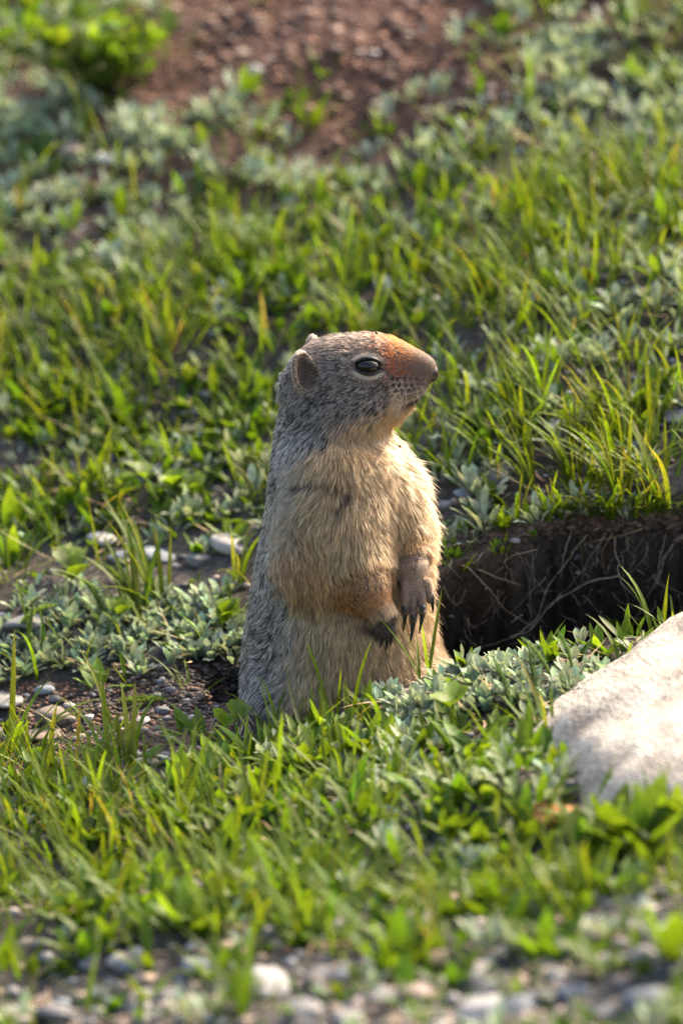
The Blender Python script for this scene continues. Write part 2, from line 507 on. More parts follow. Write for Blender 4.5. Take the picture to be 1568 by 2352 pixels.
def surface_nets(fn, lo, hi, h):
    ax = [np.arange(lo[i], hi[i] + h, h) for i in range(3)]
    n = [len(a) for a in ax]
    F = np.ones(n, np.float32)
    bl = 12; half = bl * h * .87
    cs = [np.arange(0, m_, bl) for m_ in n]
    G = np.stack(np.meshgrid(*[a[np.minimum(c_ + bl // 2, len(a) - 1)] for a, c_ in zip(ax, cs)], indexing='ij'), -1)
    D = fn(G)
    todo = []
    for (i, j, k) in np.argwhere(np.abs(D) < half * 1.6):
        todo.append((cs[0][i], cs[1][j], cs[2][k]))
    for (i, j, k) in np.argwhere(D <= -half * 1.6):
        F[cs[0][i]:cs[0][i] + bl, cs[1][j]:cs[1][j] + bl, cs[2][k]:cs[2][k] + bl] = -1
    o = np.stack(np.meshgrid(*[np.arange(bl)] * 3, indexing='ij'), -1).reshape(-1, 3)
    for b0 in range(0, len(todo), 120):
        ii = (np.array(todo[b0:b0 + 120])[:, None] + o[None]).reshape(-1, 3)
        ii = ii[(ii < np.array(n)).all(1)]
        P_ = np.stack([ax[q][ii[:, q]] for q in range(3)], -1)
        F[ii[:, 0], ii[:, 1], ii[:, 2]] = fn(P_)
    s = F < 0
    c = [s[a:n[0] - 1 + a, b:n[1] - 1 + b, d:n[2] - 1 + d] for a in (0, 1) for b in (0, 1) for d in (0, 1)]
    tot = sum(x.astype(np.int8) for x in c)
    act = (tot > 0) & (tot < 8)
    I = np.argwhere(act)
    cnt = np.zeros(len(I)); pos = np.zeros((len(I), 3))
    cor = [(a, b, d) for a in (0, 1) for b in (0, 1) for d in (0, 1)]
    for i0, a in enumerate(cor):
        for i1, b in enumerate(cor):
            if i1 > i0 and sum(abs(x - y) for x, y in zip(a, b)) == 1:
                fa = F[I[:, 0] + a[0], I[:, 1] + a[1], I[:, 2] + a[2]].astype(float); fb = F[I[:, 0] + b[0], I[:, 1] + b[1], I[:, 2] + b[2]].astype(float)
                x = (fa < 0) != (fb < 0)
                t = np.where(x, fa / np.where(x, fa - fb, 1), 0)[:, None]
                pos += np.where(x[:, None], np.array(a) * (1 - t) + np.array(b) * t, 0); cnt += x
    V = np.array(lo) + (I + pos / cnt[:, None]) * h
    idm = -np.ones(act.shape, np.int64); idm[act] = np.arange(len(I))
    quads = []
    for axis in range(3):
        sl0 = [slice(0, n[k]) for k in range(3)]; sl1 = list(sl0)
        sl0[axis] = slice(0, n[axis] - 1); sl1[axis] = slice(1, n[axis])
        A, B = s[tuple(sl0)], s[tuple(sl1)]
        E = np.argwhere(A != B); inside = A[tuple(E.T)]
        o = [k for k in range(3) if k != axis]
        ok = (E[:, o[0]] > 0) & (E[:, o[1]] > 0) & (E[:, o[0]] < n[o[0]] - 1) & (E[:, o[1]] < n[o[1]] - 1)
        E, inside = E[ok], inside[ok]
        def at(da, db):
            q = E.copy(); q[:, o[0]] -= da; q[:, o[1]] -= db
            return idm[tuple(q.T)]
        q = np.stack([at(1, 1), at(0, 1), at(0, 0), at(1, 0)], -1)
        flip = inside if axis != 1 else ~inside
        q = np.where(flip[:, None], q, q[:, ::-1])
        quads.append(q)
    return V, np.concatenate(quads)

bV, bQ = surface_nets(body_sdf, (-.088, -.092, -.075), (.092, .075, .265), .0010)
NOSE_P = hit(988, 852)
squirrel = bpy.data.objects.new('ground_squirrel', None)
col.objects.link(squirrel)
squirrel.location = (0, 0, -0.085)
tag(squirrel, 'grey and buff ground squirrel with rusty muzzle standing upright in its burrow', 'squirrel')
SQ_OFF = Vector((0, 0, 0.085))

M_SKIN = plain_material('skin', (0.085, 0.058, 0.042), 0.8, 0.2)
M_BLACK = plain_material('claw', (0.012, 0.010, 0.009), 0.38, 0.5)
M_NOSE = plain_material('nose_skin', (0.030, 0.018, 0.015), 0.45, 0.4)
M_LID = plain_material('eyelid_skin', (0.010, 0.008, 0.007), 0.5, 0.4)
M_EYE = plain_material('eye', (0.005, 0.0035, 0.003), 0.05, 0.32, 0.0)
M_WHISK = plain_material('whisker', (0.10, 0.07, 0.05), 0.4, 0.5)
def skin_colours(V):
    c = np.tile((.075, .052, .038), (len(V), 1))
    for e in EYES:
        d = V - e['c']; bb = d @ e['b']
        q = np.sqrt((d @ e['t'] / .0105) ** 2 + (bb / .0072) ** 2)
        k = (sstep(1.28, 1.08, q) * sstep(.3, .6, np.abs(bb) / .0072) * (np.abs(d @ e['n']) < .010))[:, None]
        c = c * (1 - k) + np.array([.27, .21, .15]) * k
    hd = np.zeros(len(V))
    for i, (a, b, _c) in enumerate(FFING):
        A, B = W(*a, -.051), W(*b, -.056); t = np.clip(((V - A) @ (B - A)) / ((B - A) @ (B - A)), 0, 1)
        hd = np.maximum(hd, sstep(.0065, .0045, np.linalg.norm(V - A - t[:, None] * (B - A), axis=1)))
    c = c * (1 - hd[:, None]) + np.array([.20, .125, .09]) * hd[:, None]
    return c
M_SKIN = stone_material('skin', 0.1, 300.0, 0.7, lo=.8, hi=1.2, spec=.25)
link('body', mesh_np('body', bV, bQ, skin_colours(bV), True, (M_SKIN,)), squirrel, SQ_OFF)

# eyes, lids
for e in EYES:
    nu, nv = 28, 18
    a = np.linspace(0, 2 * math.pi, nu, endpoint=False); b = np.linspace(0, math.pi, nv)
    A, B = np.meshgrid(a, b)
    loc = np.stack([np.cos(A) * np.sin(B) * .0079, np.sin(A) * np.sin(B) * .0053, np.cos(B) * .0062], -1).reshape(-1, 3)
    V = e['c'] - e['n'] * .0022 + loc[:, :1] * e['t'] + loc[:, 1:2] * e['b'] + loc[:, 2:] * e['n']
    idx = np.arange(nu * nv).reshape(nv, nu)
    Q = np.stack([idx[:-1], np.roll(idx, -1, 1)[:-1], np.roll(idx, -1, 1)[1:], idx[1:]], -1).reshape(-1, 4)
    if np.dot(np.cross(e['t'], e['b']), e['n']) > 0: Q = Q[:, ::-1]
    eye = link('eye', mesh_np('eye', V, Q, None, True, (M_EYE,)), squirrel, SQ_OFF)
    ph = np.linspace(0, 2 * math.pi, 41)
    for nm, sg in (('upper_eyelid', 1), ('lower_eyelid', -1)):
        q = np.linspace(0, math.pi, 22)
        tt = np.cos(q) * .0098; bb = sg * np.sin(q) ** 1.4 * (.0055 if sg > 0 else .0047)
        dep = .0012 - (tt / .0090) ** 2 * .0022
        pts = e['c'] + tt[:, None] * e['t'] + bb[:, None] * e['b'] + dep[:, None] * e['n']
        V, Q = tube_arrays(pts, .0005 + .0007 * np.sin(q), 7)
        link(nm, mesh_np(nm, V, Q, None, True, (M_LID,)), squirrel, SQ_OFF)

# nose pad: a small lobed lump with two nostrils
def nose():
    c = NOSE_P
    f = HF
    V, Q = [], []
    nu, nv = 20, 14
    A, B = np.meshgrid(np.linspace(0, 2 * math.pi, nu, endpoint=False), np.linspace(0, math.pi, nv))
    d = np.stack([np.cos(B), np.cos(A) * np.sin(B), np.sin(A) * np.sin(B)], -1)      # fwd, side, up
    R = np.stack([d[..., 0] * .0044, d[..., 1] * .0056, d[..., 2] * .0058], -1)
    R[..., 0] -= 0.0012 * np.exp(-(d[..., 1] / .12) ** 2)                             # middle groove
    for s in (-1, 1):
        R *= (1 - 0.35 * np.exp(-(((d[..., 1] - s * .75) / .25) ** 2 + ((d[..., 2] + .25) / .25) ** 2)))[..., None]
    org = HO + HF * ((992 - 820) * S) + np.array([0, 0, (875 - 849) * S / math.cos(TH) - 0.0005])
    V = org + R[..., :1] * HF + R[..., 1:2] * HL + R[..., 2:] * np.array([0, 0, 1.0])
    idx = np.arange(nu * nv).reshape(nv, nu)
    Q = np.stack([idx[:-1], np.roll(idx, -1, 1)[:-1], np.roll(idx, -1, 1)[1:], idx[1:]], -1).reshape(-1, 4)
    return mesh_np('nose', V, Q, None, True, (M_NOSE,))
link('nose', nose(), squirrel, SQ_OFF)

# claws
def claw(a, b, y0, y1, r):
    A, B = W(*a, y0), W(*b, y1)
    m = (A + B) / 2 + np.array([0.0012, -0.0012, 0.0006])
    t = np.linspace(0, 1, 9)[:, None]
    pts = (1 - t) ** 2 * A + 2 * t * (1 - t) * m + t ** 2 * B
    V, Q = tube_arrays(pts, np.linspace(1, .12, 9) ** 0.8 * r, 8)
    link('claw', mesh_np('claw', V, Q, None, True, (M_BLACK,)), squirrel, SQ_OFF)
for i, (a, b, c) in enumerate(FFING):
    yy = -.056 + (0.006 if i == 3 else 0)
    claw((b[0], b[1] - 14), c, yy, yy - .001, .0021)
for a, b, c in NFING:
    claw((b[0], b[1] - 10), c, -.067, -.064, .0020)

# ------------------------------------------------------------------ fur
def mixc(a, b, t):
    return a * (1 - t[..., None]) + b * t[..., None]

def build_fur(NH):
    V, Q = bV, bQ
    tri = np.vstack([Q[:, [0, 1, 2]], Q[:, [0, 2, 3]]])
    a, b, c = V[tri[:, 0]], V[tri[:, 1]], V[tri[:, 2]]
    ar = np.linalg.norm(np.cross(b - a, c - a), axis=1)
    zc = (a[:, 2] + b[:, 2] + c[:, 2]) / 3
    yc = (a[:, 1] + b[:, 1] + c[:, 1]) / 3
    wgt = ar * np.where(zc > 0.165, 1.9, 1.0) * np.where(zc < -0.03, .25, 1) * np.where(yc > 0.025, .6, 1.0)
    mc = (a + b + c) / 3
    nearh = np.minimum(np.linalg.norm(mc - NA[3], axis=1), np.linalg.norm(mc - FA[3], axis=1))
    wgt = wgt * np.where(nearh < .02, 2.6, 1.0)
    k = RNG.choice(len(tri), NH, p=wgt / wgt.sum())
    r1, r2 = RNG.random(NH), RNG.random(NH); r1s = np.sqrt(r1)
    P = a[k] * (1 - r1s)[:, None] + b[k] * (r1s * (1 - r2))[:, None] + c[k] * (r1s * r2)[:, None]
    n = sdf_normal(P, eyes=True)
    # no hair on eye or nose pad
    keep = np.ones(NH, bool)
    for e in EYES:
        d = P - e['c']
        keep &= ((d @ e['t'] / .0092) ** 2 + (d @ e['b'] / .0057) ** 2 > 1) | (d @ e['n'] < -.004)
    d = P - (HO + HF * ((994 - 820) * S) + np.array([0, 0, (875 - 850) * S / math.cos(TH) - 0.0005]))
    keep &= np.linalg.norm(d, axis=1) > .0046
    P, n = P[keep], n[keep]; NH = len(P)
    u, w, hz = head_local(P)
    M = HO + HF * u[:, None] - HL * np.abs(w)[:, None] + np.array([0, 0, 1.0]) * hz[:, None]
    hx, hy = proj(M)                    # head points folded to the near side
    px, py = proj(P)
    cx, rx, ry, cy = torso_params(P[:, 2])
    face = np.array([math.cos(math.radians(-38)), math.sin(math.radians(-38))])
    sx, sy = (P[:, 0] - cx) / rx, (P[:, 1] - cy) / ry
    sb = sx * face[0] + sy * face[1]
    # membership
    def seg(p, q, x):
        q_, p_ = np.asarray(q), np.asarray(p); h = np.clip(((x - p_) @ (q_ - p_)) / ((q_ - p_) @ (q_ - p_)), 0, 1)
        return np.linalg.norm(x - p_ - h[:, None] * (q_ - p_), axis=1), h
    headness = sstep(1010, 940, hy + np.clip(700 - hx, 0, 80) * 0.8) * sstep(.150, .165, P[:, 2])
    dn1, h1 = seg(NA[0], NA[1], P); dn2, h2 = seg(NA[1], NA[2], P); dn3, h3 = seg(NA[2], NA[3], P)
    df1, g1 = seg(FA[0], FA[1], P); df2, g2 = seg(FA[1], FA[2], P); df3, g3 = seg(FA[2], FA[3], P)
    nup = sstep(.031, .024, dn1) * sstep(0.1, .4, h1); nfo = sstep(.0225, .0175, dn2); nha = sstep(.019, .0145, dn3)
    fup = sstep(.024, .018, df1) * sstep(0.1, .5, g1); ffo = sstep(.0175, .0135, df2); fha = sstep(.015, .0105, df3)
    nfing = np.zeros(NH); 
    for (a_, b_, c_) in NFING: nfing = np.maximum(nfing, sstep(.0062, .0042, seg(W(*a_, -.066), W(*b_, -.067), P)[0]))
    ffing = np.zeros(NH)
    for i, (a_, b_, c_) in enumerate(FFING): ffing = np.maximum(ffing, sstep(.0062, .0044, seg(W(*a_, -.051), W(*b_, -.056 + (0.006 if i == 3 else 0)), P)[0]))
    hand = np.clip(np.maximum.reduce([nha * .4, fha, nfing, ffing]), 0, 1)
    fore = np.maximum.reduce([nfo, ffo])
    # flow of the coat
    flow = np.stack([-0.42 - 0.35 * np.clip(-sb, 0, 1) + 1.1 * np.clip(sx, -.2, 1) + 0.25 * np.clip(sb, 0, 1), 0.25 * sy, -np.ones(NH)], -1)
    hflow = -HF * 1.0 + np.array([0, 0, -1.0]) * np.clip((hy - 800) / 160, -.15, 1.3)[:, None] + HL * np.sign(w)[:, None] * .25
    hflow = hflow + np.array([0.9, 0, -0.5]) * (sstep(905, 960, hy) * sstep(900, 950, hx))[:, None]
    flow = mixc(flow, hflow, headness)
    def along(p, q): v = np.asarray(q) - np.asarray(p); return v / np.linalg.norm(v)
    for mk, d_ in ((nup * .75, along(NA[0], NA[1]) + np.array([.75, 0, 0])), (nfo, along(NA[1], NA[2]) + np.array([-.1, 0, -.7])), (np.maximum(nha, nfing), along(NA[2], NA[3])),
                   (fup * .6, along(FA[0], FA[1]) + np.array([.5, 0, 0])), (ffo, along(FA[1], FA[2]) + np.array([.5, 0, -.3])), (np.maximum(fha, ffing), along(FA[2], FA[3]))):
        flow = mixc(flow, np.broadcast_to(d_, flow.shape), np.clip(mk, 0, 1))
    # locks: low-frequency swirl
    sw = np.stack([fbm(P, 55, 61, 2), fbm(P, 55, 71, 2), fbm(P, 55, 81, 2)], -1) - .5
    sw2 = np.stack([vnoise(P, 230, 62), vnoise(P, 230, 72), vnoise(P, 230, 82)], -1) - .5
    flow = flow / (np.linalg.norm(flow, axis=1, keepdims=True) + 1e-9) + sw * (1.5 * (1 - headness * .6))[:, None] + sw2 * 0.75
    flow = flow - n * np.sum(flow * n, 1)[:, None]
    flow /= np.linalg.norm(flow, axis=1, keepdims=True) + 1e-9
    # length
    L = 0.0105 + 0.0035 * np.clip(sb, 0, 1)
    L = np.where(sb < 0.1, 0.0085, L)
    hl = 0.0046 + 0.0022 * sstep(900, 990, hy)
    hl = np.where(hx > 860, np.interp(hx, [860, 930, 985], [.0042, .0026, .0013]), hl)
    hl = hl + 0.0035 * sstep(905, 950, hy) * sstep(880, 930, hx)
    hlen = sstep(1085, 905, hy + np.clip(700 - hx, 0, 80) * 0.8) * sstep(.140, .165, P[:, 2])
    L = L * (1 - hlen) + hl * hlen
    eard = np.ones(NH)
    for c_, ax, sd, up in EARS:
        eard = np.minimum(eard, np.linalg.norm((P - c_), axis=1))
    earm = sstep(.016, .011, eard)
    L = L * (1 - earm) + 0.0019 * earm
    L = L * (1 - fore * .35) * (1 - np.maximum(fha, nha * .3) * .68)
    L = L * (1 - .35 * nfo * sstep(.5, .95, h2)) * (1 - .3 * nha)
    L = np.where(np.maximum(nfing, ffing) > .4, 0.0022, L)
    for e in EYES:
        dd = np.linalg.norm(P - e['c'], axis=1); L = np.where(dd < .0135, np.minimum(L, .0017 + .12 * np.clip(dd - .008, 0, 1)), L)
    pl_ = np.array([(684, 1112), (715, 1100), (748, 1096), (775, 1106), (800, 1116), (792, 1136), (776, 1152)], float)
    fold_d = np.full(NH, 99.0)
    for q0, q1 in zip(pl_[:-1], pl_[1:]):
        fold_d = np.minimum(fold_d, seg(q0, q1, np.stack([px, py], -1))[0])
    fold_dark = sstep(13, 4, fold_d + (fbm(P, 120, 44, 2) - .5) * 10) * (P[:, 1] < -.01)         # hair made shorter and darker along the shoulder fold
    L *= (1 - .5 * fold_dark)
    L *= RNG.uniform(.65, 1.25, NH)
    edge = sstep(.55, .95, sx) * (1 - headness) * (1 - hand) * sstep(-.02, .0, P[:, 2])
    L = L * (1 + edge * np.where(RNG.random(NH) < .25, .45, 0))
    lift = 0.30 + 0.22 * np.clip(sx, 0, 1) * (1 - headness) + .12 * edge + RNG.normal(0, .10, NH)
    lift = lift * (1 - .35 * headness) * (1 - .25 * hand)
    # points along the hair
    K = 4
    jit = RNG.normal(0, .16, (NH, 3))
    dir0 = flow + n * (lift + .35 * (1 - .2 * hand))[:, None] + jit * .6; dir0 /= np.linalg.norm(dir0, axis=1, keepdims=True)
    dir1 = flow + n * (lift * .35)[:, None] + jit + np.array([0, 0, -.12]); dir1 /= np.linalg.norm(dir1, axis=1, keepdims=True)
    pts = np.empty((NH, K, 3))
    pts[:, 0] = P - n * .0004
    for j in range(1, K):
        t = (j - .5) / (K - 1)
        pts[:, j] = pts[:, j - 1] + (dir0 * (1 - t) + dir1 * t) * (L / (K - 1))[:, None]
    # clumping
    nc = 14000
    ci = RNG.choice(NH, nc, replace=False)
    kd = kdtree.KDTree(nc)
    for i, q in enumerate(ci): kd.insert(P[q], i)
    kd.balance()
    own = np.array([kd.find(p)[1] for p in P])
    cst = (0.40 * (1 - headness * .5) * (1 - hand))[:, None]
    for j in range(1, K):
        t = j / (K - 1)
        pts[:, j] += (pts[ci[own], j] - pts[:, j]) * cst * t ** 1.3 * np.clip(1 - np.linalg.norm(P - P[ci[own]], axis=1) / .006, 0, 1)[:, None]
    # ---- colour
    RN = RNG.random(NH)
    cn = RNG.random(nc)[own]                                  # one value per lock
    c3 = lambda *v: np.array(v)
    cream = c3(.70, .495, .265); buff = c3(.64, .40, .18); rust = c3(.40, .068, .008); orange = c3(.54, .21, .05); pale = c3(.74, .655, .545); dark = c3(.014, .012, .012); mid = c3(.20, .185, .17)
    gv = 0.34 * cn + 0.66 * RN
    gtip = mixc(np.broadcast_to(dark, (NH, 3)), np.broadcast_to(pale, (NH, 3)), sstep(.34, .52, gv))
    groot = np.tile(dark * 1.6, (NH, 1))
    wtip = np.tile(cream, (NH, 1)) * (0.55 + .45 * cn + .3 * RN)[:, None]
    flank = sstep(.45, -.05, sb)[:, None]
    wtip = wtip * (1 - flank * .8) + np.array([.50, .44, .35]) * flank * .8 * (0.7 + .6 * cn)[:, None]
    wroot = np.tile(c3(.17, .125, .08), (NH, 1))
    # torso: grey back, cream belly
    thr = np.interp(py, [980, 1012, 1046, 1085, 1193, 1339, 1449, 1600], [.80, .58, .14, -.30, -.46, -.10, .06, .10])
    gm = sstep(.16, -.14, sb - thr + (fbm(P, 60, 91, 2) - .5) * .5 + (cn - .5) * .35)
    tip = mixc(wtip, gtip, gm); root = mixc(wroot, groot, gm)
    # warm patches: belly front, elbow
    warm = np.clip(sstep(.4, 1.0, sb) * .55, 0, 1)
    tip = mixc(tip, np.tile(buff, (NH, 1)) * (0.75 + .45 * cn)[:, None], warm * (1 - gm))
    armm = np.clip(np.maximum.reduce([nup, nfo, fup * .7, ffo]), 0, 1)
    low = sstep(.006, -.014, P[:, 2] - (NA[1][2] + h2 * (NA[2][2] - NA[1][2]))) * nfo
    tip = mixc(tip, np.tile(c3(.58, .37, .16), (NH, 1)) * (0.7 + .5 * cn)[:, None], armm * .8 * (1 - gm * .3))
    ob = np.clip(low + .45 * nfo * sstep(.45, .9, h2) + .3 * nha * sstep(-.004, .006, -(P[:, 0] - (NA[2][0] + h3 * (NA[3][0] - NA[2][0])))) + ffo * .4 + .35 * nup * sstep(.8, 1, h1), 0, 1)
    tip = mixc(tip, np.tile(orange, (NH, 1)) * (.75 + .5 * cn)[:, None], ob * .85); root = mixc(root, np.tile(c3(.26, .11, .04), (NH, 1)), ob)
    # crease behind the elbow / armpit stays ordinary fur; hands
    hd = np.maximum(nha * .12, fha * .85)
    tip = mixc(tip, np.tile(c3(.46, .31, .21), (NH, 1)), hd); root = mixc(root, np.tile(c3(.12, .075, .05), (NH, 1)), hd)
    nd = np.clip(np.maximum(nfing, nha * sstep(1418, 1440, py)), 0, 1); tip = mixc(tip, np.tile(c3(.045, .03, .022), (NH, 1)), nd); root = mixc(root, np.tile(c3(.02, .015, .012), (NH, 1)), nd)
    ff_ = np.clip(ffing, 0, 1) * sstep(1330, 1400, py) ; tip = mixc(tip, np.tile(c3(.13, .085, .06), (NH, 1)), ff_ * .9); root = mixc(root, np.tile(c3(.05, .035, .03), (NH, 1)), ff_)
    # head
    htip = mixc(np.tile(dark * 1.2, (NH, 1)), np.tile(c3(.62, .53, .43), (NH, 1)), sstep(.34, .58, 0.35 * cn + .65 * RN)); hroot = np.tile(dark * 1.5, (NH, 1))
    crown = sstep(835, 790, hy) * sstep(900, 820, hx)         # brownish crown
    htip = mixc(htip, np.tile(c3(.46, .25, .11), (NH, 1)), crown * (RN > .45) * .75)
    rm = sstep(838, 915, hx + (790 - hy) * .30 + (cn - .5) * 50 + (RN - .5) * 40) * sstep(922, 868, hy + np.clip(hx - 900, 0, 90) * .10 + (cn - .5) * 30 + (RN - .5) * 30)
    htip = mixc(htip, np.tile(rust, (NH, 1)) * (.7 + .6 * RN)[:, None], rm); hroot = mixc(hroot, np.tile(c3(.15, .05, .02), (NH, 1)), rm)
    pad = sstep(860, 878, hy + (RN - .5) * 16) * sstep(888, 915, hx)           # whisker pad
    htip = mixc(htip, np.tile(c3(.80, .60, .40), (NH, 1)), pad); hroot = mixc(hroot, np.tile(c3(.28, .17, .09), (NH, 1)), pad)
    side = sstep(870, 905, hx) * sstep(860, 880, hy) * (1 - pad)
    htip = mixc(htip, np.tile(c3(.30, .14, .06), (NH, 1)), side * (RN > .35) * .8)
    jaw = sstep(-18, 18, hy - np.interp(hx, [690, 740, 800, 880, 930, 965, 1000], [1090, 1030, 985, 945, 925, 915, 900]) + (cn - .5) * 40)
    htip = mixc(htip, np.tile(c3(.58, .36, .155), (NH, 1)) * (.7 + .5 * cn)[:, None], jaw); hroot = mixc(hroot, np.tile(c3(.25, .16, .08), (NH, 1)), jaw)
    # whisker spots, mouth line
    for sxp, syp in ((905, 866), (917, 868), (932, 868), (946, 868), (960, 869), (908, 880), (921, 881), (935, 881), (949, 881), (963, 880), (914, 893), (927, 894), (941, 893), (954, 891)):
        dm = sstep(6.0, 3.4, np.hypot(hx - sxp, hy - syp)); htip = mixc(htip, np.tile(dark, (NH, 1)), dm); hroot = mixc(hroot, np.tile(dark, (NH, 1)), dm)
    nzd = sstep(.0068, .0048, np.linalg.norm(P - (HO + HF * ((994 - 820) * S) + np.array([0, 0, (875 - 850) * S / math.cos(TH)])), axis=1))
    htip = mixc(htip, np.tile(c3(.09, .045, .03), (NH, 1)), nzd * .8)
    mo = sstep(5.5, 2.8, np.abs(hy - np.interp(hx, [925, 945, 962, 985], [934, 924, 917, 903]))) * sstep(925, 940, hx)
    htip = mixc(htip, np.tile(c3(.05, .035, .03), (NH, 1)), mo * .9); hroot = mixc(hroot, np.tile(dark, (NH, 1)), mo)
    # pale ring round the eye, dark corner
    for e in EYES:
        d = P - e['c']; tt, bb = d @ e['t'], d @ e['b']
        q = np.sqrt((tt / .0105) ** 2 + (bb / .0066) ** 2)
        rg = sstep(1.45, 1.12, q + (RN - .5) * .25) * sstep(.35, .8, np.abs(bb) / .0066) * np.where(bb > 0, sstep(.007, -.001, tt), 1) * (np.abs(d @ e['n']) < .012)
        htip = mixc(htip, np.tile(c3(.66, .54, .38), (NH, 1)), rg * .9); hroot = mixc(hroot, np.tile(c3(.42, .33, .23), (NH, 1)), rg)
    # ears
    rim = earm * 0
    for c_, ax, sd, up in EARS:
        d = P - c_
        rim = np.maximum(rim, earm * sstep(.55, .95, np.sqrt((d @ sd / .0088) ** 2 + (d @ up / .0135) ** 2)) * (np.linalg.norm(d, axis=1) < .018))
    inner = earm * 0
    for c_, ax, sd, up in EARS:
        d = P - c_; inner = np.maximum(inner, earm * sstep(-.0032, -.001, d @ ax) * sstep(1.0, .75, np.sqrt((d @ sd / .0076) ** 2 + (d @ up / .0125) ** 2)))
    htip = mixc(htip, np.tile(c3(.26, .22, .18), (NH, 1)), earm * .9); hroot = mixc(hroot, np.tile(c3(.07, .05, .04), (NH, 1)), earm)
    htip = mixc(htip, np.tile(c3(.035, .028, .022), (NH, 1)), inner * (RN > .25)); hroot = mixc(hroot, np.tile(c3(.02, .015, .012), (NH, 1)), inner)
    htip = mixc(htip, np.tile(c3(.62, .45, .29), (NH, 1)), rim * (.6 + .4 * (RN > .5))); hroot = mixc(hroot, np.tile(c3(.40, .28, .18), (NH, 1)), rim * .7)
    hm = headness
    tip = mixc(tip, htip, hm); root = mixc(root, hroot, hm)
    tip = mixc(tip, np.tile(c3(.085, .07, .06), (NH, 1)), fold_dark * .8); root = mixc(root, np.tile(c3(.04, .034, .03), (NH, 1)), fold_dark)
    # fine dark undercoat below longer, paler guard hairs
    under = (RNG.random(NH) < .40) & (earm < .5) & (hand < .5) & (((rm < .4) & (pad < .4)) | (headness < .5))
    um = (.85 - .25 * headness - .25 * (1 - gm) * (1 - headness))[:, None]
    tip = np.where(under[:, None], root * .6 * um + tip * (1 - .75 * um), tip * np.where(gm * (1 - hm) > .5, 1.12, 1.08)[:, None])
    tip = np.clip(tip, 0, .9)
    # a few black guard hairs everywhere
    gb = (RN > .93) & (hm < .5); tip[gb] *= .3
    tt = np.linspace(0, 1, K)
    ramp = np.clip(tt * 1.5 - .1, 0, 1)
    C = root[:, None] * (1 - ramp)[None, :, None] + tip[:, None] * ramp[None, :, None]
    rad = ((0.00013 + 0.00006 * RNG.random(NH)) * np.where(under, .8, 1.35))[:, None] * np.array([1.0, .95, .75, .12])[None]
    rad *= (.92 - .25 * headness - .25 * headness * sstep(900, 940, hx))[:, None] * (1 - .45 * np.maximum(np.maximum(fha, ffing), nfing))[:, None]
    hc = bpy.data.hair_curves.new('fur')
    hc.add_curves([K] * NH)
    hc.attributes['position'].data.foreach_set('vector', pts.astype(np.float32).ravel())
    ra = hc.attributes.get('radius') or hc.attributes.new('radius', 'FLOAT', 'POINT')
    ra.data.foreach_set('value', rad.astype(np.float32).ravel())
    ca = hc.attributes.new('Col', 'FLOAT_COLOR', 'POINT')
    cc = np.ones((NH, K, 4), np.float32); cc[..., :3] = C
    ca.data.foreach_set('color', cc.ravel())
    m, nt, out = new_mat('fur')
    at = N(nt, 'ShaderNodeAttribute', attribute_name='Col')
    hb = nt.nodes.new('ShaderNodeBsdfHairPrincipled')
    hb.model = 'CHIANG'; hb.parametrization = 'COLOR'
    hb.inputs['Roughness'].default_value = 0.38
    hb.inputs['Radial Roughness'].default_value = 0.55
    hb.inputs['Random Roughness'].default_value = 0.2
    nt.links.new(at.outputs['Color'], hb.inputs['Color'])
    hb.inputs['IOR'].default_value = 1.42
    df = N(nt, 'ShaderNodeBsdfDiffuse'); tl = N(nt, 'ShaderNodeBsdfTranslucent')
    nt.links.new(at.outputs['Color'], df.inputs['Color']); nt.links.new(at.outputs['Color'], tl.inputs['Color'])
    m1 = N(nt, 'ShaderNodeMixShader'); m1.inputs[0].default_value = 0.35
    nt.links.new(df.outputs[0], m1.inputs[1]); nt.links.new(tl.outputs[0], m1.inputs[2])
    m2 = N(nt, 'ShaderNodeMixShader'); m2.inputs[0].default_value = 0.45
    nt.links.new(m1.outputs[0], m2.inputs[1]); nt.links.new(hb.outputs[0], m2.inputs[2])
    nt.links.new(m2.outputs[0], out.inputs[0])
    hc.materials.append(m)
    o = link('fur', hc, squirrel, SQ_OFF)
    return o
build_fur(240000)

# whiskers
for i, (sx_, sy_, dx, dy, ln) in enumerate([(946, 884, .55, -.35, .030), (958, 878, .75, -.15, .026), (940, 892, .45, -.65, .026), (962, 886, .8, -.45, .020), (930, 880, .2, -.5, .028), (952, 892, .55, -.8, .020), (968, 875, .9, 0.05, .018), (925, 868, .1, .2, .026)]):
    p0 = hit(sx_, sy_)
    if p0 is None: continue
    for s in (1, -1):
        u, w, z = head_local(p0[None]); base = HO + HF * u[0] + HL * w[0] * s + np.array([0, 0, z[0]])
        d0 = HF * dx * .7 - HL * s * .8 * np.sign(-w[0]) * -1 * -1 + np.array([0, 0, dy * .5])
        d0 = HF * dx * .7 + HL * (np.sign(w[0]) * s) * .75 + np.array([0, 0, dy * .5]); d0 /= np.linalg.norm(d0)
        t = np.linspace(0, 1, 7)[:, None]
        pts = base + d0 * ln * t + np.array([0, 0, -.006]) * t ** 2
        V, Q = tube_arrays(pts, np.linspace(.00013, .00003, 7), 4)
        link('whisker', mesh_np('whisker', V, Q, None, True, (M_WHISK,)), squirrel, SQ_OFF)

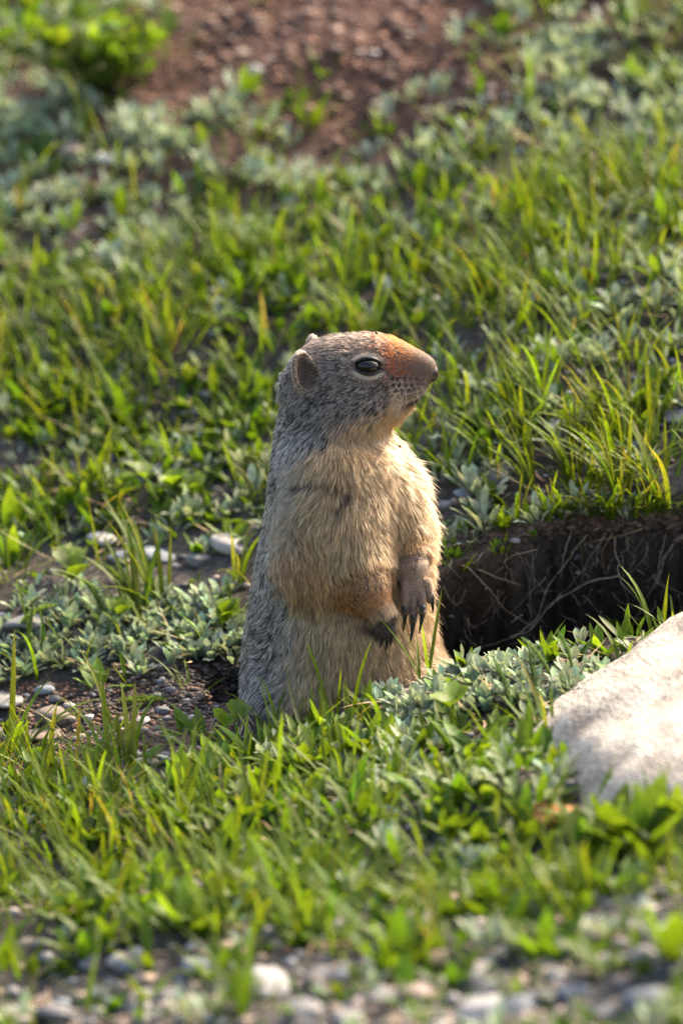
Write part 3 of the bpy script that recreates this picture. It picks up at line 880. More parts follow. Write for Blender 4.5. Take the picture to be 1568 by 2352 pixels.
# ------------------------------------------------------------------ ground surface lookup
from mathutils.bvhtree import BVHTree
import bmesh
_gm = bpy.data.objects['ground'].data
_gv = np.empty(len(_gm.vertices) * 3, np.float32); _gm.vertices.foreach_get('co', _gv); _gv = _gv.reshape(-1, 3)
_gq = np.empty(len(_gm.loops), np.int32); _gm.loops.foreach_get('vertex_index', _gq); _gq = _gq.reshape(-1, 4)
_ctr = _gv[_gq[:, 0]]
_sel = (np.abs(_ctr[:, 0]) < 1.0) & (_ctr[:, 1] > -1.6) & (_ctr[:, 1] < 3.0)
GB = BVHTree.FromPolygons(_gv.tolist(), _gq[_sel].tolist())

def gpoint(px, py):
    r = Vector(ray(px, py)).normalized()
    h = GB.ray_cast(Vector(CAM), r)
    if h[0] is None: return None, None
    return np.array(h[0]), np.array(h[1])

def gz(x, y):
    h = GB.ray_cast(Vector((x, y, 3.0)), Vector((0, 0, -1)))
    return h[0].z if h[0] is not None else 0.0

def px_scale(p):
    """metres per layout unit at the distance of p"""
    return S * ((np.asarray(p) - CAM) @ FWD) / DIST

# ------------------------------------------------------------------ stones
def ico(sub):
    bm = bmesh.new(); bmesh.ops.create_icosphere(bm, subdivisions=sub, radius=1.0)
    V = np.array([v.co[:] for v in bm.verts]); F = np.array([[v.index for v in f.verts] for f in bm.faces], np.int32)
    bm.free(); return V, F
ICO = {k: ico(k) for k in (1, 2, 3, 4, 5)}

def stone_shape(sub, seed, rough=0.16, cuts=4, flat=0.6):
    V, F = ICO[sub]; V = V.copy(); r = np.random.default_rng(seed)
    V *= (1 + (fbm(V + seed * 3.1, 1.3, seed, 3) - .5) * rough * 3)[:, None]
    for _ in range(cuts):
        n = r.normal(size=3); n /= np.linalg.norm(n); d = r.uniform(.55, .82)
        s = V @ n; o = np.clip(s - d, 0, None); V -= n * (o * .85)[:, None]
    V += ((fbm(V, 6, seed + 5, 2) - .5) * .05)[:, None] * V
    V *= np.array([1, r.uniform(.65, .95), flat])
    V /= np.abs(V[:, 0]).max()
    return V, F

def stone_mesh(k, sub=3, **kw):
    V, F = stone_shape(sub, k * 13 + 5, **kw)
    return mesh_np('stone', V, F, np.ones((len(V), 3)) * (0.85 + .3 * fbm(V, 3, k, 2))[:, None], True, (M_STONE,))
# stones take their own colour from the object colour
_nt = M_STONE.node_tree
_at = [n for n in _nt.nodes if n.type == 'ATTRIBUTE'][0]; _sc = _at.outputs['Color'].links[0].to_node
_oi = N(_nt, 'ShaderNodeObjectInfo'); _mv = N(_nt, 'ShaderNodeVectorMath', operation='MULTIPLY')
_nt.links.new(_at.outputs['Color'], _mv.inputs[0]); _nt.links.new(_oi.outputs['Color'], _mv.inputs[1]); _nt.links.new(_mv.outputs[0], _sc.inputs[0])
STONES = [stone_mesh(k, 3, flat=f, cuts=c, rough=rg) for k, (f, c, rg) in enumerate([(.55, 6, .2), (.45, 7, .2), (.7, 7, .24), (.35, 7, .2), (.6, 9, .18), (.5, 4, .14), (.8, 8, .2), (.4, 6, .26)])]
CS = dict(grey=(.19, .185, .18), blue=(.195, .215, .235), pale=(.32, .295, .265), white=(.42, .40, .375), tan=(.28, .215, .15), brown=(.15, .115, .09), pink=(.33, .245, .20), dark=(.12, .115, .115), orange=(.34, .15, .04))

def put_stone(px, py, wd, cn, shape, label, group=None, sink=.46, lift=0.0, sc=(1, 1, 1)):
    p, n = gpoint(px, py)
    if p is None: return None
    r = wd * .5 * px_scale(p)
    o = link('stone', STONES[shape % len(STONES)], None, None, label, 'stone', group)
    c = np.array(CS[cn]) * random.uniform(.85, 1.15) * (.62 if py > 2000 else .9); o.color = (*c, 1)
    zs = {0: .55, 1: .45, 2: .7, 3: .35, 4: .6, 5: .5, 6: .8, 7: .4}[shape % 8]
    o.location = (p[0], p[1], p[2] + r * zs * (1 - 2 * sink) + lift)
    o.rotation_euler = (random.uniform(-.15, .15), random.uniform(-.15, .15), random.uniform(0, 6.28))
    o.scale = (r * sc[0], r * sc[1], r * sc[2] * .78)
    return o

ST = [  # column, row, width, colour, shape, label
    (12, 1612, 130, 'pale', 1, 'pale grey angular stone cut by the left edge above the reddish dirt'),
    (131, 1648, 105, 'brown', 5, 'flat grey-brown stone lying on the reddish dirt left of the burrow'),
    (103, 1586, 52, 'blue', 4, 'blue-grey angular stone behind the flat brown stone on the left'),
    (128, 1606, 34, 'dark', 2, 'small dark stone squeezed between the blue-grey and the flat brown stone'),
    (163, 1622, 34, 'pale', 5, 'small pale stone just behind the flat brown stone'),
    (204, 1650, 36, 'white', 0, 'small whitish stone touching the right end of the flat brown stone'),
    (220, 1556, 32, 'blue', 4, 'small blue-grey stone under the edge of the silvery leaf mat'),
    (373, 1634, 44, 'grey', 0, 'small grey stone on dark soil between the green frond and the squirrel'),
    (328, 1656, 40, 'pale', 3, 'flat pale stone on the dirt below the small green frond'),
    (385, 1650, 28, 'dark', 5, 'tiny dark stone in front of the grey one near the burrow'),
    (433, 1676, 44, 'brown', 2, 'brown stone at the edge of the dark dip left of the squirrel'),
    (105, 1690, 110, 'pink', 3, 'broad flat pinkish stone half buried in the reddish dirt'),
    (312, 1733, 56, 'pale', 3, 'flat pale stone at the front of the dirt run behind grass blades'),
    (520, 1722, 54, 'grey', 1, 'grey stone among leaves below the squirrel on the left'),
    (62, 1432, 115, 'grey', 3, 'flat grey stone behind the feathery fronds at the left edge'),
    (431, 945, 66, 'pale', 1, 'pale blurred stone left of the squirrel at neck height, middle of three'),
    (488, 906, 64, 'grey', 3, 'grey blurred stone left of the squirrel at chin height, topmost of three'),
    (435, 988, 66, 'pink', 3, 'pinkish flat stone left of the squirrel, lowest of three'),
    (300, 1062, 52, 'pale', 3, 'thin pale stone between grass and the lobed leaves on the left'),
    (427, 1068, 54, 'grey', 0, 'grey stone in the grass left of the squirrel at shoulder height'),
    (472, 1054, 40, 'pink', 5, 'small pinkish stone in the grass nearest the squirrel shoulder'),
    (214, 1112, 54, 'grey', 3, 'low grey stone above the dark hollow among the left leaves'),
    (236, 1246, 84, 'white', 0, 'whitish stone left of the long arching grass blades'),
    (280, 1284, 68, 'blue', 2, 'bluish stone in front of the whitish one behind the silvery mat'),
    (367, 1278, 110, 'blue', 1, 'wide bluish stone behind the long grass blades left of the squirrel'),
    (452, 1290, 70, 'grey', 0, 'grey stone behind the silvery mat, second from the squirrel'),
    (530, 1252, 96, 'pale', 5, 'big pale rounded stone touching the back of the squirrel'),
    (1022, 1160, 46, 'grey', 5, 'rounded grey stone just right of the squirrel chest'),
    (1072, 1136, 62, 'blue', 1, 'bluish stone under the silvery clump right of the squirrel'),
    (1148, 1096, 74, 'grey', 6, 'upright grey stone beyond the burrow behind the silvery clump'),
    (1141, 1124, 40, 'tan', 0, 'small tan stone at the foot of the upright grey stone'),
    (1414, 1148, 40, 'blue', 5, 'small smooth stone at the grassy top edge of the burrow'),
    (1272, 980, 64, 'pale', 0, 'pale stone in the grass on the right below the nose height'),
    (1078, 1016, 40, 'tan', 5, 'tan stone right of the squirrel throat'),
    (1552, 960, 84, 'grey', 4, 'grey stone cut by the right edge above the burrow'),
    (1329, 1316, 20, 'white', 5, 'tiny round white pebble stuck in the dark burrow wall'),
    (1323, 1281, 40, 'dark', 2, 'dark stone stuck in the burrow wall above the white pebble'),
    (1560, 1238, 52, 'brown', 2, 'brown stone in the burrow wall at the right edge'),
    (922, 1602, 84, 'pink', 2, 'pale pinkish lumpy stone on the near lip below the squirrel belly'),
    (968, 1638, 48, 'pink', 5, 'small pinkish stone right in front of the lumpy one on the near lip'),
    (1068, 1796, 88, 'pale', 1, 'pale angular stone in the leaves left of the big rock'),
    (947, 1826, 32, 'white', 5, 'small white pebble left of the pale angular stone'),
    (1166, 1772, 42, 'pink', 5, 'small pinkish pebble between the pale angular stone and the big rock'),
    (1275, 1872, 130, 'orange', 3, 'stone covered in orange lichen below the big pale rock'),
    (1225, 1845, 44, 'grey', 1, 'grey stone left of the orange lichen stone'),
    (175, 356, 92, 'pink', 0, 'pale pinkish stone in the blurred silvery mat at upper left'),
    (246, 368, 66, 'white', 4, 'whitish stone right of the pinkish one at upper left'),
    (78, 440, 30, 'tan', 2, 'small yellowish stone near the upper left edge'),
    (560, 122, 52, 'tan', 7, 'tilted tan stone on the brown soil mound, highest of the two'),
    (582, 162, 54, 'pale', 5, 'pale rounded stone on the brown soil mound below the tilted one'),
    (944, 2116, 120, 'grey', 3, 'long flat grey stone in the blurred grass at lower centre'),
    (455, 2228, 86, 'blue', 4, 'bluish-white blurred stone at the bottom, right of a pale one'),
    (300, 2218, 72, 'pale', 2, 'pale blurred stone at the bottom, left of the bluish-white one'),
    (625, 2276, 140, 'white', 5, 'large whitish blurred stone at the bottom left of centre'),
    (1486, 2314, 140, 'blue', 5, 'large smooth blue-grey stone in the bottom right corner'),
    (360, 2014, 64, 'pale', 0, 'pale stone lost in the blurred grass at lower left'),
    (735, 2246, 92, 'grey', 3, 'flat grey stone right of the large whitish stone at the bottom'),
]
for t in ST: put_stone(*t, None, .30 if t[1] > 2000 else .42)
BOT = [(335, 2298, 72, 'grey'), (392, 2302, 70, 'grey'), (30, 2344, 90, 'pale'), (125, 2344, 84, 'grey'), (650, 2172, 48, 'tan'), (959, 2298, 84, 'pink'), (874, 2298, 74, 'grey'), (1104, 2254, 74, 'pale'), (1176, 2264, 74, 'pink'),
       (1104, 2334, 104, 'white'), (1439, 2144, 84, 'grey'), (1474, 2214, 84, 'grey'), (1194, 2320, 64, 'blue'), (1249, 2300, 62, 'grey'), (700, 2330, 80, 'grey'), (520, 2330, 70, 'tan'), (800, 2345, 70, 'pale'), (1340, 2250, 66, 'tan'), (1390, 2330, 70, 'grey'),
       (1300, 2180, 50, 'pale'), (1010, 2210, 60, 'tan'), (230, 2290, 50, 'pale'), (1540, 2170, 80, 'pink'), (1180, 2190, 50, 'dark'), (1030, 2345, 60, 'blue'), (560, 2200, 44, 'tan'), (1530, 2050, 60, 'grey'), (1420, 2060, 54, 'pink'), (1350, 2010, 40, 'blue'), (880, 2230, 50, 'dark')]
BOT = [(a, b, c * 1.3, d) for a, b, c, d in BOT] + [(random.uniform(0, 1568), random.uniform(2190, 2360), random.uniform(30, 62), random.choice(['grey', 'pale', 'blue', 'pink', 'tan', 'dark'])) for _ in range(34)]
for i, (a, b, c, d) in enumerate(BOT):
    cw = {'grey': 'grey', 'pale': 'pale', 'white': 'whitish', 'tan': 'tan', 'pink': 'pinkish', 'blue': 'bluish', 'dark': 'dark'}[d]; sd = 'left' if a < 523 else 'middle' if a < 1046 else 'right'; sz = 'large ' if c > 78 else 'small ' if c < 48 else ''
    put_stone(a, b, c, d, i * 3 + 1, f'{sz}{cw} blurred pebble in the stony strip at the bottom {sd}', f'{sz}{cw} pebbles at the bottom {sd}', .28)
for i in range(34):
    a, b = random.gauss(760, 190), random.uniform(20, 262)
    put_stone(a, b, random.uniform(12, 34), random.choice(['tan', 'pink', 'brown', 'pale', 'pink', 'brown']), i, 'small pebble on the blurred brown soil mound at the top', 'pebbles on the soil mound')
for i in range(26):
    a, b = random.uniform(40, 470), random.uniform(1590, 1735)
    put_stone(a, b, random.uniform(9, 20), random.choice(['tan', 'pink', 'grey', 'pale', 'brown', 'dark']), i, 'tiny pebble on the bare dirt left of the burrow', 'tiny pebbles in the dirt run')
for i in range(16):
    a, b = random.uniform(1010, 1540), random.uniform(1215, 1440)
    put_stone(a, b, random.uniform(6, 16), random.choice(['grey', 'dark', 'tan', 'dark']), i, 'tiny pebble stuck in the dark burrow wall', 'tiny pebbles in the burrow wall')

# the big pale rock on the right
def boulder():
    V, F = ICO[5]; D = V / np.linalg.norm(V, axis=1, keepdims=True)
    pl = [((-.16, -.10, .98), .040), ((-.9, .12, .42), .132), ((-.62, -.7, .35), .165), ((0, -.9, .4), .185), ((-.62, .75, .3), .160), ((.1, .95, .3), .168), ((1, 0, .2), .2), ((0, 0, -1), .06),
          ((-.5, .25, .83), .074), ((-.25, -.5, .83), .088), ((.2, .45, .87), .062), ((-.75, -.25, .6), .110), ((-.35, .6, .72), .098)]
    r = np.full(len(D), 9.0)
    for n, d in pl:
        n = np.array(n); n = n / np.linalg.norm(n); c = D @ n
        r = np.where(c > 1e-3, np.minimum(r, d / np.maximum(c, 1e-3)), r)
    V = D * r[:, None]
    q = V + 7
    nz = (fbm(q, 14, 3, 3) - .5) * .018 - np.abs(fbm(q, 26, 9, 4) - .5) * .020 + (fbm(q, 90, 19, 3) - .5) * .006
    crack = sstep(.020, .004, np.abs(fbm(q * np.array([1, .6, 1.6]), 12, 55, 3) - .5)) * -.0045
    V = V + np.array([-.1, 0, 1.0]) * (nz + crack)[:, None] + D * (nz * .5)[:, None]
    c = np.array([.68, .585, .47]) * (0.62 + .72 * fbm(q, 26, 4, 4))[:, None]
    st = sstep(.60, .74, fbm(q, 34, 33, 3))[:, None]; c = c * (1 - st * .7) + np.array([.20, .19, .18]) * st * .7
    ck = sstep(.020, .004, np.abs(fbm(q * np.array([1, .6, 1.6]), 12, 55, 3) - .5))[:, None]; c = c * (1 - ck * .7) + np.array([.12, .10, .085]) * ck * .7
    li = (sstep(-.10, -.15, V[:, 1]) * sstep(-.06, -.10, V[:, 0]) * sstep(.45, .6, fbm(q, 45, 77, 2)))[:, None]; c = c * (1 - li * .8) + np.array([.42, .17, .035]) * li * .8
    return mesh_np('big_rock', V, F, c, True, (M_BOULDER,))
bo = link('big_rock', boulder(), None, (.308, -.268, .094), 'big pale beige weathered rock jutting in from the right edge', 'rock')
bo.scale = (1.36, 1.28, 1.10)
bo.rotation_euler = (math.radians(4), math.radians(-9), math.radians(-4))
def on_boulder(x, y):
    c, s = math.cos(math.radians(4)), math.sin(math.radians(4))
    dx, dy = x - .308, y + .268
    u, v = dx * c - dy * s, dx * s + dy * c
    return (np.abs(u / .172) ** 2.6 + np.abs(v / .185) ** 2.6) < 1

# ------------------------------------------------------------------ leaves
def leaf_arrays(base, az, lean, bend, length, width, prof, fold, c0, c1, side=0.0, wav=0.0):
    """N leaves as folded strips of 3 columns; arrays of shape (N,)"""
    Nn = len(base); m = len(prof)
    f = lambda a: np.broadcast_to(np.asarray(a, float), (Nn,))
    az, lean, bend, length, width, fold, side = map(f, (az, lean, bend, length, width, fold, side))
    t = np.linspace(0, 1, m)
    phi = lean[:, None] + bend[:, None] * t[None]
    a2 = az[:, None] + side[:, None] * t[None]
    dh = np.stack([np.cos(a2), np.sin(a2), np.zeros_like(a2)], -1)
    tan = dh * np.sin(phi)[..., None] + np.array([0, 0, 1.0]) * np.cos(phi)[..., None]
    stp = np.concatenate([np.zeros((Nn, 1, 3)), (tan[:, :-1] + tan[:, 1:]) * .5], 1) * (length / (m - 1))[:, None, None]
    ctr = base[:, None] + np.cumsum(stp, 1)
    sd = np.stack([-np.sin(a2), np.cos(a2), np.zeros_like(a2)], -1)
    nr = np.cross(sd, tan) * -1
    w = (np.asarray(prof)[None] * width[:, None] * .5)[..., None]
    up = nr * w * fold[:, None, None]
    if wav:
        up = up + nr * w * wav * np.sin(t * 17 + az[:, None])[..., None]
    L = ctr + sd * w + up; R = ctr - sd * w + up
    V = np.stack([L, ctr, R], 2)                       # N,m,3,3
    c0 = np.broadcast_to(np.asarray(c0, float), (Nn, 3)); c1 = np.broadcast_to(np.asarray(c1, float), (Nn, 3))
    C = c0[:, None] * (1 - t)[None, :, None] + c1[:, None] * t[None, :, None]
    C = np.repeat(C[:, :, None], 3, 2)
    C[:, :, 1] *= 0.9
    k = np.arange(m * 3).reshape(m, 3)
    q = np.concatenate([np.stack([k[:-1, j], k[:-1, j + 1], k[1:, j + 1], k[1:, j]], -1) for j in (0, 1)])
    Q = (q[None] + (np.arange(Nn) * m * 3)[:, None, None]).reshape(-1, 4)
    return V.reshape(-1, 3), Q, C.reshape(-1, 3)

P_GRASS = (.75, .95, 1, .92, .78, .55, .02)
P_BROAD = (.22, .55, .92, 1, .85, .5, .04)
P_SPAT = (.32, .42, .68, .98, .9, .12)
P_SLIM = (.4, .8, 1, .8, .45, .04)

def cjit(c, n, amt=.22, hue=.10):
    c = np.asarray(c)[None] * RNG.uniform(1 - amt, 1 + amt, (n, 1))
    return np.clip(c * (1 + RNG.normal(0, hue, (n, 3))), 0.004, 1)

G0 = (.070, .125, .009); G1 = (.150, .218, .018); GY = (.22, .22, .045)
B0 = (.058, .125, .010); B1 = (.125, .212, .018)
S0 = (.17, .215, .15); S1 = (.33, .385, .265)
DRY = (.40, .30, .17)

# where things grow, in layout-grid zones
def blobs(px, py, base, L):
    r = np.full(np.shape(px), float(base))
    for cx, cy, rx, ry, a in L: r = r + a * np.exp(-(((px - cx) / rx) ** 2 + ((py - cy) / ry) ** 2))
    return r
def bare(x, y, px, py):
    k = np.ones_like(px)
    k *= 1 - .985 * np.exp(-(((px - 690) / 390) ** 4 + ((py - 95) / 200) ** 4))
    k *= 1 - .97 * np.exp(-(((px - 270) / 320) ** 4 + ((py - 1680) / 118) ** 4))
    k *= 1 - .55 * sstep(2130, 2240, py)
    k *= 1 - .15 * np.exp(-(((px - 1430) / 200) ** 4 + ((py - 2080) / 160) ** 4))
    k *= 1 - .75 * np.exp(-(((px - 350) / 130) ** 2 + ((py - 1255) / 34) ** 2))
    k = np.where(pit_mask(x, y) > .03, 0, k)
    k *= 1 - .8 * np.exp(-(((px - 1440) / 190) ** 4 + ((py - 1850) / 75) ** 4))
    k = np.where(on_boulder(x, y), 0, k)
    return k
GRASS_Z = [(560, 1000, 120, 140, .6), (1060, 980, 120, 120, .8), (150, 830, 260, 170, 1.7), (1450, 450, 240, 280, 1.4), (1380, 1050, 240, 110, 2.0), (1180, 680, 330, 200, .8), (90, 1830, 190, 200, 1.5), (450, 1900, 320, 200, .8), (650, 560, 300, 200, .5), (900, 700, 300, 150, .7)]
SILVER_Z = [(500, 1130, 150, 90, .9), (1000, 960, 200, 80, .6), (150, 290, 350, 70, 1.7), (250, 450, 350, 150, 1.1), (250, 1450, 330, 95, 2.2), (1200, 1570, 230, 60, 2.6), (1350, 180, 260, 130, 1.3), (1090, 1110, 120, 55, 1.6), (1400, 720, 220, 150, .7), (700, 430, 280, 90, .8), (1150, 350, 260, 110, .9), (980, 1750, 220, 100, .7), (1050, 1230, 60, 60, 1.2), (650, 780, 200, 70, .5), (60, 560, 200, 90, .6), (820, 520, 150, 60, .6), (1500, 620, 150, 60, .6)]
BROAD_Z = [(520, 1080, 140, 120, .9), (1080, 1040, 130, 90, .9), (400, 1050, 260, 120, 1.0), (150, 960, 200, 90, .7), (1350, 2000, 320, 150, .8), (800, 2050, 400, 100, .6), (130, 1120, 170, 120, 1.0), (350, 1130, 170, 80, 1.0), (800, 640, 520, 220, .8), (450, 650, 360, 130, .9), (600, 1850, 650, 170, 1.3), (1020, 1760, 220, 120, .9), (200, 2120, 280, 160, 1.2), (750, 2180, 330, 110, .7), (520, 950, 130, 130, .6)]

def scatter(n, zones, base, avoid=0.0, xr=.56, y0=-1.08, y1=1.30, seed=1):
    r = np.random.default_rng(seed)
    x = r.uniform(-xr, xr, n); y = r.uniform(y0, y1, n)
    keep = np.abs(x) < .30 + .09 * np.clip(y + .5, 0, 3) + .12
    x, y = x[keep], y[keep]
    z = height(x, y)
    px, py = proj(np.stack([x, y, z], -1))
    w = blobs(px, py, base, zones) * bare(x, y, px, py)
    if avoid: w = w * (1 - avoid * np.clip(blobs(px, py, 0, SILVER_Z) / 1.3, 0, 1))
    k = r.random(len(x)) < np.clip(w / 2.2, 0, 1)
    return np.stack([x, y, z], -1)[k], px[k], py[k]

FOCUS = lambda px, py, y: (px > -20) & (px < 1588) & (py > 1000) & (py < 1720) & (y < .42) & (y > -.22)

def stuff(name, parts, mat, label, cat):
    V, Q, C, off = [], [], [], 0
    for v, q, c in parts:
        V.append(v); Q.append(q + off); C.append(c); off += len(v)
    me = mesh_np(name, np.vstack(V), np.vstack(Q), np.vstack(C), True, (mat,))
    return link(name, me, None, None, label, cat, None, 'stuff')

def rep(P, k, spread):
    Pn = np.repeat(P, k, 0)
    a = RNG.uniform(0, 6.283, len(Pn)); d = np.sqrt(RNG.random(len(Pn))) * spread
    Pn = Pn + np.stack([np.cos(a) * d, np.sin(a) * d, np.zeros(len(Pn))], -1)
    return Pn, a

# ---- meadow grass (blurred mass)
gP, gpx, gpy = scatter(10800, GRASS_Z, .22, .6, seed=3)
m = ~FOCUS(gpx, gpy, gP[:, 1]) | (RNG.random(len(gP)) < .5)
gP = gP[m]; gpy = gpy[m]
Pn, a = rep(gP, 5, .012); n = len(Pn)
Pn[:, 2] = height(Pn[:, 0], Pn[:, 1]) - .003
lng = RNG.uniform(.020, .066, n) * np.repeat(RNG.uniform(.7, 1.25, len(gP)), 5)
az = np.where(RNG.random(n) < .6, a, RNG.normal(2.6, .9, n))
dry = RNG.random(n) < .05
c0 = cjit(G0, n); c1 = cjit(G1, n); c1 = np.where((RNG.random(n) < .06)[:, None], cjit(GY, n), c1)
c0 = np.where(dry[:, None], cjit((.13, .125, .05), n), c0); c1 = np.where(dry[:, None], cjit((.20, .18, .08), n), c1)
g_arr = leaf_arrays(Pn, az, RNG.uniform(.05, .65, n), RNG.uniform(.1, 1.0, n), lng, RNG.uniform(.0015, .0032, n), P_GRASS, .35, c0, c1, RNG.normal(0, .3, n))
stuff('meadow_grass', [g_arr], M_GRASS, 'short bright green meadow grass covering the slope', 'grass')

# ---- small broad leaves (blurred mass)
bP, bpx, bpy_ = scatter(15000, BROAD_Z, .46, .75, seed=5)
bsc = np.where(FOCUS(bpx, bpy_, bP[:, 1]), .75, 1.0)
m = ~FOCUS(bpx, bpy_, bP[:, 1]) | (RNG.random(len(bP)) < .85)
bP = bP[m]; bsc = bsc[m]
Pn, a = rep(bP, 5, .007); n = len(Pn)
Pn[:, 2] = height(Pn[:, 0], Pn[:, 1]) - .002
sz = np.repeat(RNG.uniform(.6, 1.35, len(bP)) * bsc, 5)
c0 = cjit(B0, n); c1 = cjit(B1, n)
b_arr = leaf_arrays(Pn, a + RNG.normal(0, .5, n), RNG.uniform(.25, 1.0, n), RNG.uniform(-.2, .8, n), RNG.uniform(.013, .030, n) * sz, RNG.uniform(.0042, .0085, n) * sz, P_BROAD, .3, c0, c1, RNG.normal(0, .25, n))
stuff('leafy_ground_cover', [b_arr], M_BROAD, 'small bright green leaves carpeting the ground', 'ground cover')

# ---- silvery leaves (blurred mass)
sP, spx, spy = scatter(13200, SILVER_Z, .30, seed=7)
_k = (spy < 1850) | (RNG.random(len(spy)) < .4)
sP, spx, spy = sP[_k], spx[_k], spy[_k]
sF = FOCUS(spx, spy, sP[:, 1])
_fi = np.where(sF)[0]; _rest = _fi[np.argsort(-spy[_fi])[150:]]
sB = np.vstack([sP[~sF], sP[_rest]])
Pn, a = rep(sB, 9, .004); n = len(Pn)
Pn[:, 2] = height(Pn[:, 0], Pn[:, 1]) - .001
sz = np.repeat(RNG.uniform(.7, 1.3, len(sB)), 9)
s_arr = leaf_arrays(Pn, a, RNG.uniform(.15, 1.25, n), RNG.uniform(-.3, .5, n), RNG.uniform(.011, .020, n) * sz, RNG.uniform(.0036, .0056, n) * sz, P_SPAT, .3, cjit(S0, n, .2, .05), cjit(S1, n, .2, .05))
stuff('silvery_ground_cover', [s_arr], M_SILVER, 'silvery green woolly leaves matting the blurred ground', 'ground cover')

# ---- dead straw and litter
lP, lpx, lpy = scatter(11400, [(1300, 1150, 260, 60, 1.2), (400, 1000, 300, 200, .5), (1000, 1700, 300, 120, .5)], .35, seed=9)
n = len(lP); lP[:, 2] += .004
l_arr = leaf_arrays(lP, RNG.uniform(0, 6.28, n), RNG.uniform(1.2, 1.65, n), RNG.normal(0, .25, n), RNG.uniform(.008, .034, n), RNG.uniform(.0008, .0026, n), P_SLIM, .25, cjit((.30, .21, .12), n, .4), cjit((.38, .27, .15), n, .4), RNG.normal(0, .6, n))
stuff('plant_litter', [l_arr], M_DRY, 'bits of dead straw and brown leaf on the ground', 'litter')

# ---- gravel
def crumbs(P, sz, colr, sub=1, flat=(.5, .9), seed=0):
    V, F = ICO[sub]; n = len(P); r = np.random.default_rng(seed)
    k = r.integers(0, 9, n)
    sh = np.stack([stone_shape(sub, 300 + j, rough=.3, cuts=3, flat=.7)[0] for j in range(9)])
    ang = r.uniform(0, 6.28, n); ca, sa = np.cos(ang), np.sin(ang)
    B = sh[k] * sz[:, None, None] * np.array([1, 1, .7])
    X = B[..., 0] * ca[:, None] - B[..., 1] * sa[:, None]; Y = B[..., 0] * sa[:, None] + B[..., 1] * ca[:, None]
    VV = np.stack([X, Y, B[..., 2]], -1) + P[:, None]
    QQ = (F[None] + (np.arange(n) * len(V))[:, None, None]).reshape(-1, 3)
    return VV.reshape(-1, 3), QQ, np.repeat(colr, len(V), 0)

M_GRAVEL = stone_material('gravel', 0.3, 150.0)
r_ = np.random.default_rng(15)
n = 23000
x = r_.uniform(-.5, .5, n); y = r_.uniform(-1.08, 1.3, n); z = height(x, y)
gpx, gpy = proj(np.stack([x, y, z], -1))
w = blobs(gpx, gpy, .42, [(700, 130, 380, 140, 1.2), (250, 1650, 300, 80, .5), (800, 2300, 900, 110, 1.2), (1400, 2100, 250, 180, 1.2), (450, 1010, 200, 140, .7), (1180, 300, 200, 80, .8), (300, 450, 300, 120, .6), (1150, 1080, 200, 80, .7)])
k = (r_.random(n) < w / 1.8) & (pit_mask(x, y) < .02)
gp = np.stack([x, y, z + .0005], -1)[k]; n = len(gp)
pal = np.array([CS['grey'], CS['blue'], CS['pale'], CS['tan'], CS['pink'], CS['brown'], CS['dark']])
gc = pal[r_.integers(0, 7, n)] * r_.uniform(.7, 1.2, (n, 1))
mound = (gp[:, 1] > .68) & (np.abs(gp[:, 0]) < .26)
gc[mound] = np.array([.24, .12, .075]) * r_.uniform(.6, 1.5, (mound.sum(), 1))
stuff('gravel', [crumbs(gp, r_.uniform(.0014, .0046, n) * np.where(gp[:, 1] < -.3, 1.6, 1.0), gc, seed=3)], M_GRAVEL, 'fine grey and brown gravel scattered over the soil', 'gravel')

# ---- crumbs of soil on the burrow wall and the dirt run
n = 9000
x = r_.uniform(-.2, .34, n); y = r_.uniform(-.12, .13, n)
pm = pit_mask(x, y); k = (pm > .01)
x, y = x[k], y[k]
pts = []
for _ in range(3600):
    a_, b_ = r_.uniform(380, 1600), r_.uniform(1190, 1720)
    p, nn = gpoint(a_, b_)
    if p is not None and pit_mask(p[0:1], p[1:2])[0] > .01: pts.append(p + nn * .0006)
pts = np.array(pts); n = len(pts)
cc = np.array([.022, .017, .014]) * r_.uniform(.5, 2.4, (n, 1))
ex = r_.uniform(0, 1, (1500, 2)); ep = []
for a_, b_ in ex:
    p, nn = gpoint(20 + a_ * 520, 1570 + b_ * 165)
    if p is not None: ep.append(p)
dp = []
for _ in range(1100):
    p, nn = gpoint(r_.uniform(180, 565), r_.uniform(1525, 1640))
    if p is not None: dp.append(p)
dp = np.array(dp); dc = np.array([.045, .034, .027]) * r_.uniform(.4, 2.0, (len(dp), 1))
ep = np.array(ep); ec = np.array([.13, .065, .040]) * r_.uniform(.4, 1.6, (len(ep), 1))
lp = []
for _ in range(900):
    a_ = r_.uniform(985, 1590); b_ = np.interp(a_, [985, 1100, 1250, 1590], [1268, 1225, 1200, 1186]) + r_.normal(2, 14)
    p, nn = gpoint(a_, b_)
    if p is not None: lp.append(p)
lp = np.array(lp); lc = np.array([.050, .035, .025]) * r_.uniform(.4, 2.2, (len(lp), 1))
stuff('soil_crumbs', [crumbs(dp, r_.uniform(.0006, .003, len(dp)), dc, seed=12), crumbs(lp, r_.uniform(.001, .0042, len(lp)), lc, seed=9), crumbs(pts, r_.uniform(.0008, .0034, n) , cc, seed=5), crumbs(ep, r_.uniform(.0006, .0024, len(ep)), ec, seed=6)], M_GRAVEL, 'loose crumbs of dark and reddish soil around the burrow', 'soil')

cx_, cy_ = r_.normal(-.02, .15, 1500), r_.normal(.83, .13, 1500)
kc = (cy_ > .62) & (cy_ < 1.25); cx_, cy_ = cx_[kc], cy_[kc]
cp = np.stack([cx_, cy_, height(cx_, cy_)], -1)
stuff('soil_clods', [crumbs(cp, np.clip(r_.lognormal(-5.9, .6, len(cp)), .0008, .012), np.array([.115, .060, .041]) * r_.uniform(.5, 1.7, (len(cp), 1)), seed=8)], M_GRAVEL, 'crumbly clods of red-brown soil on the mound', 'soil')

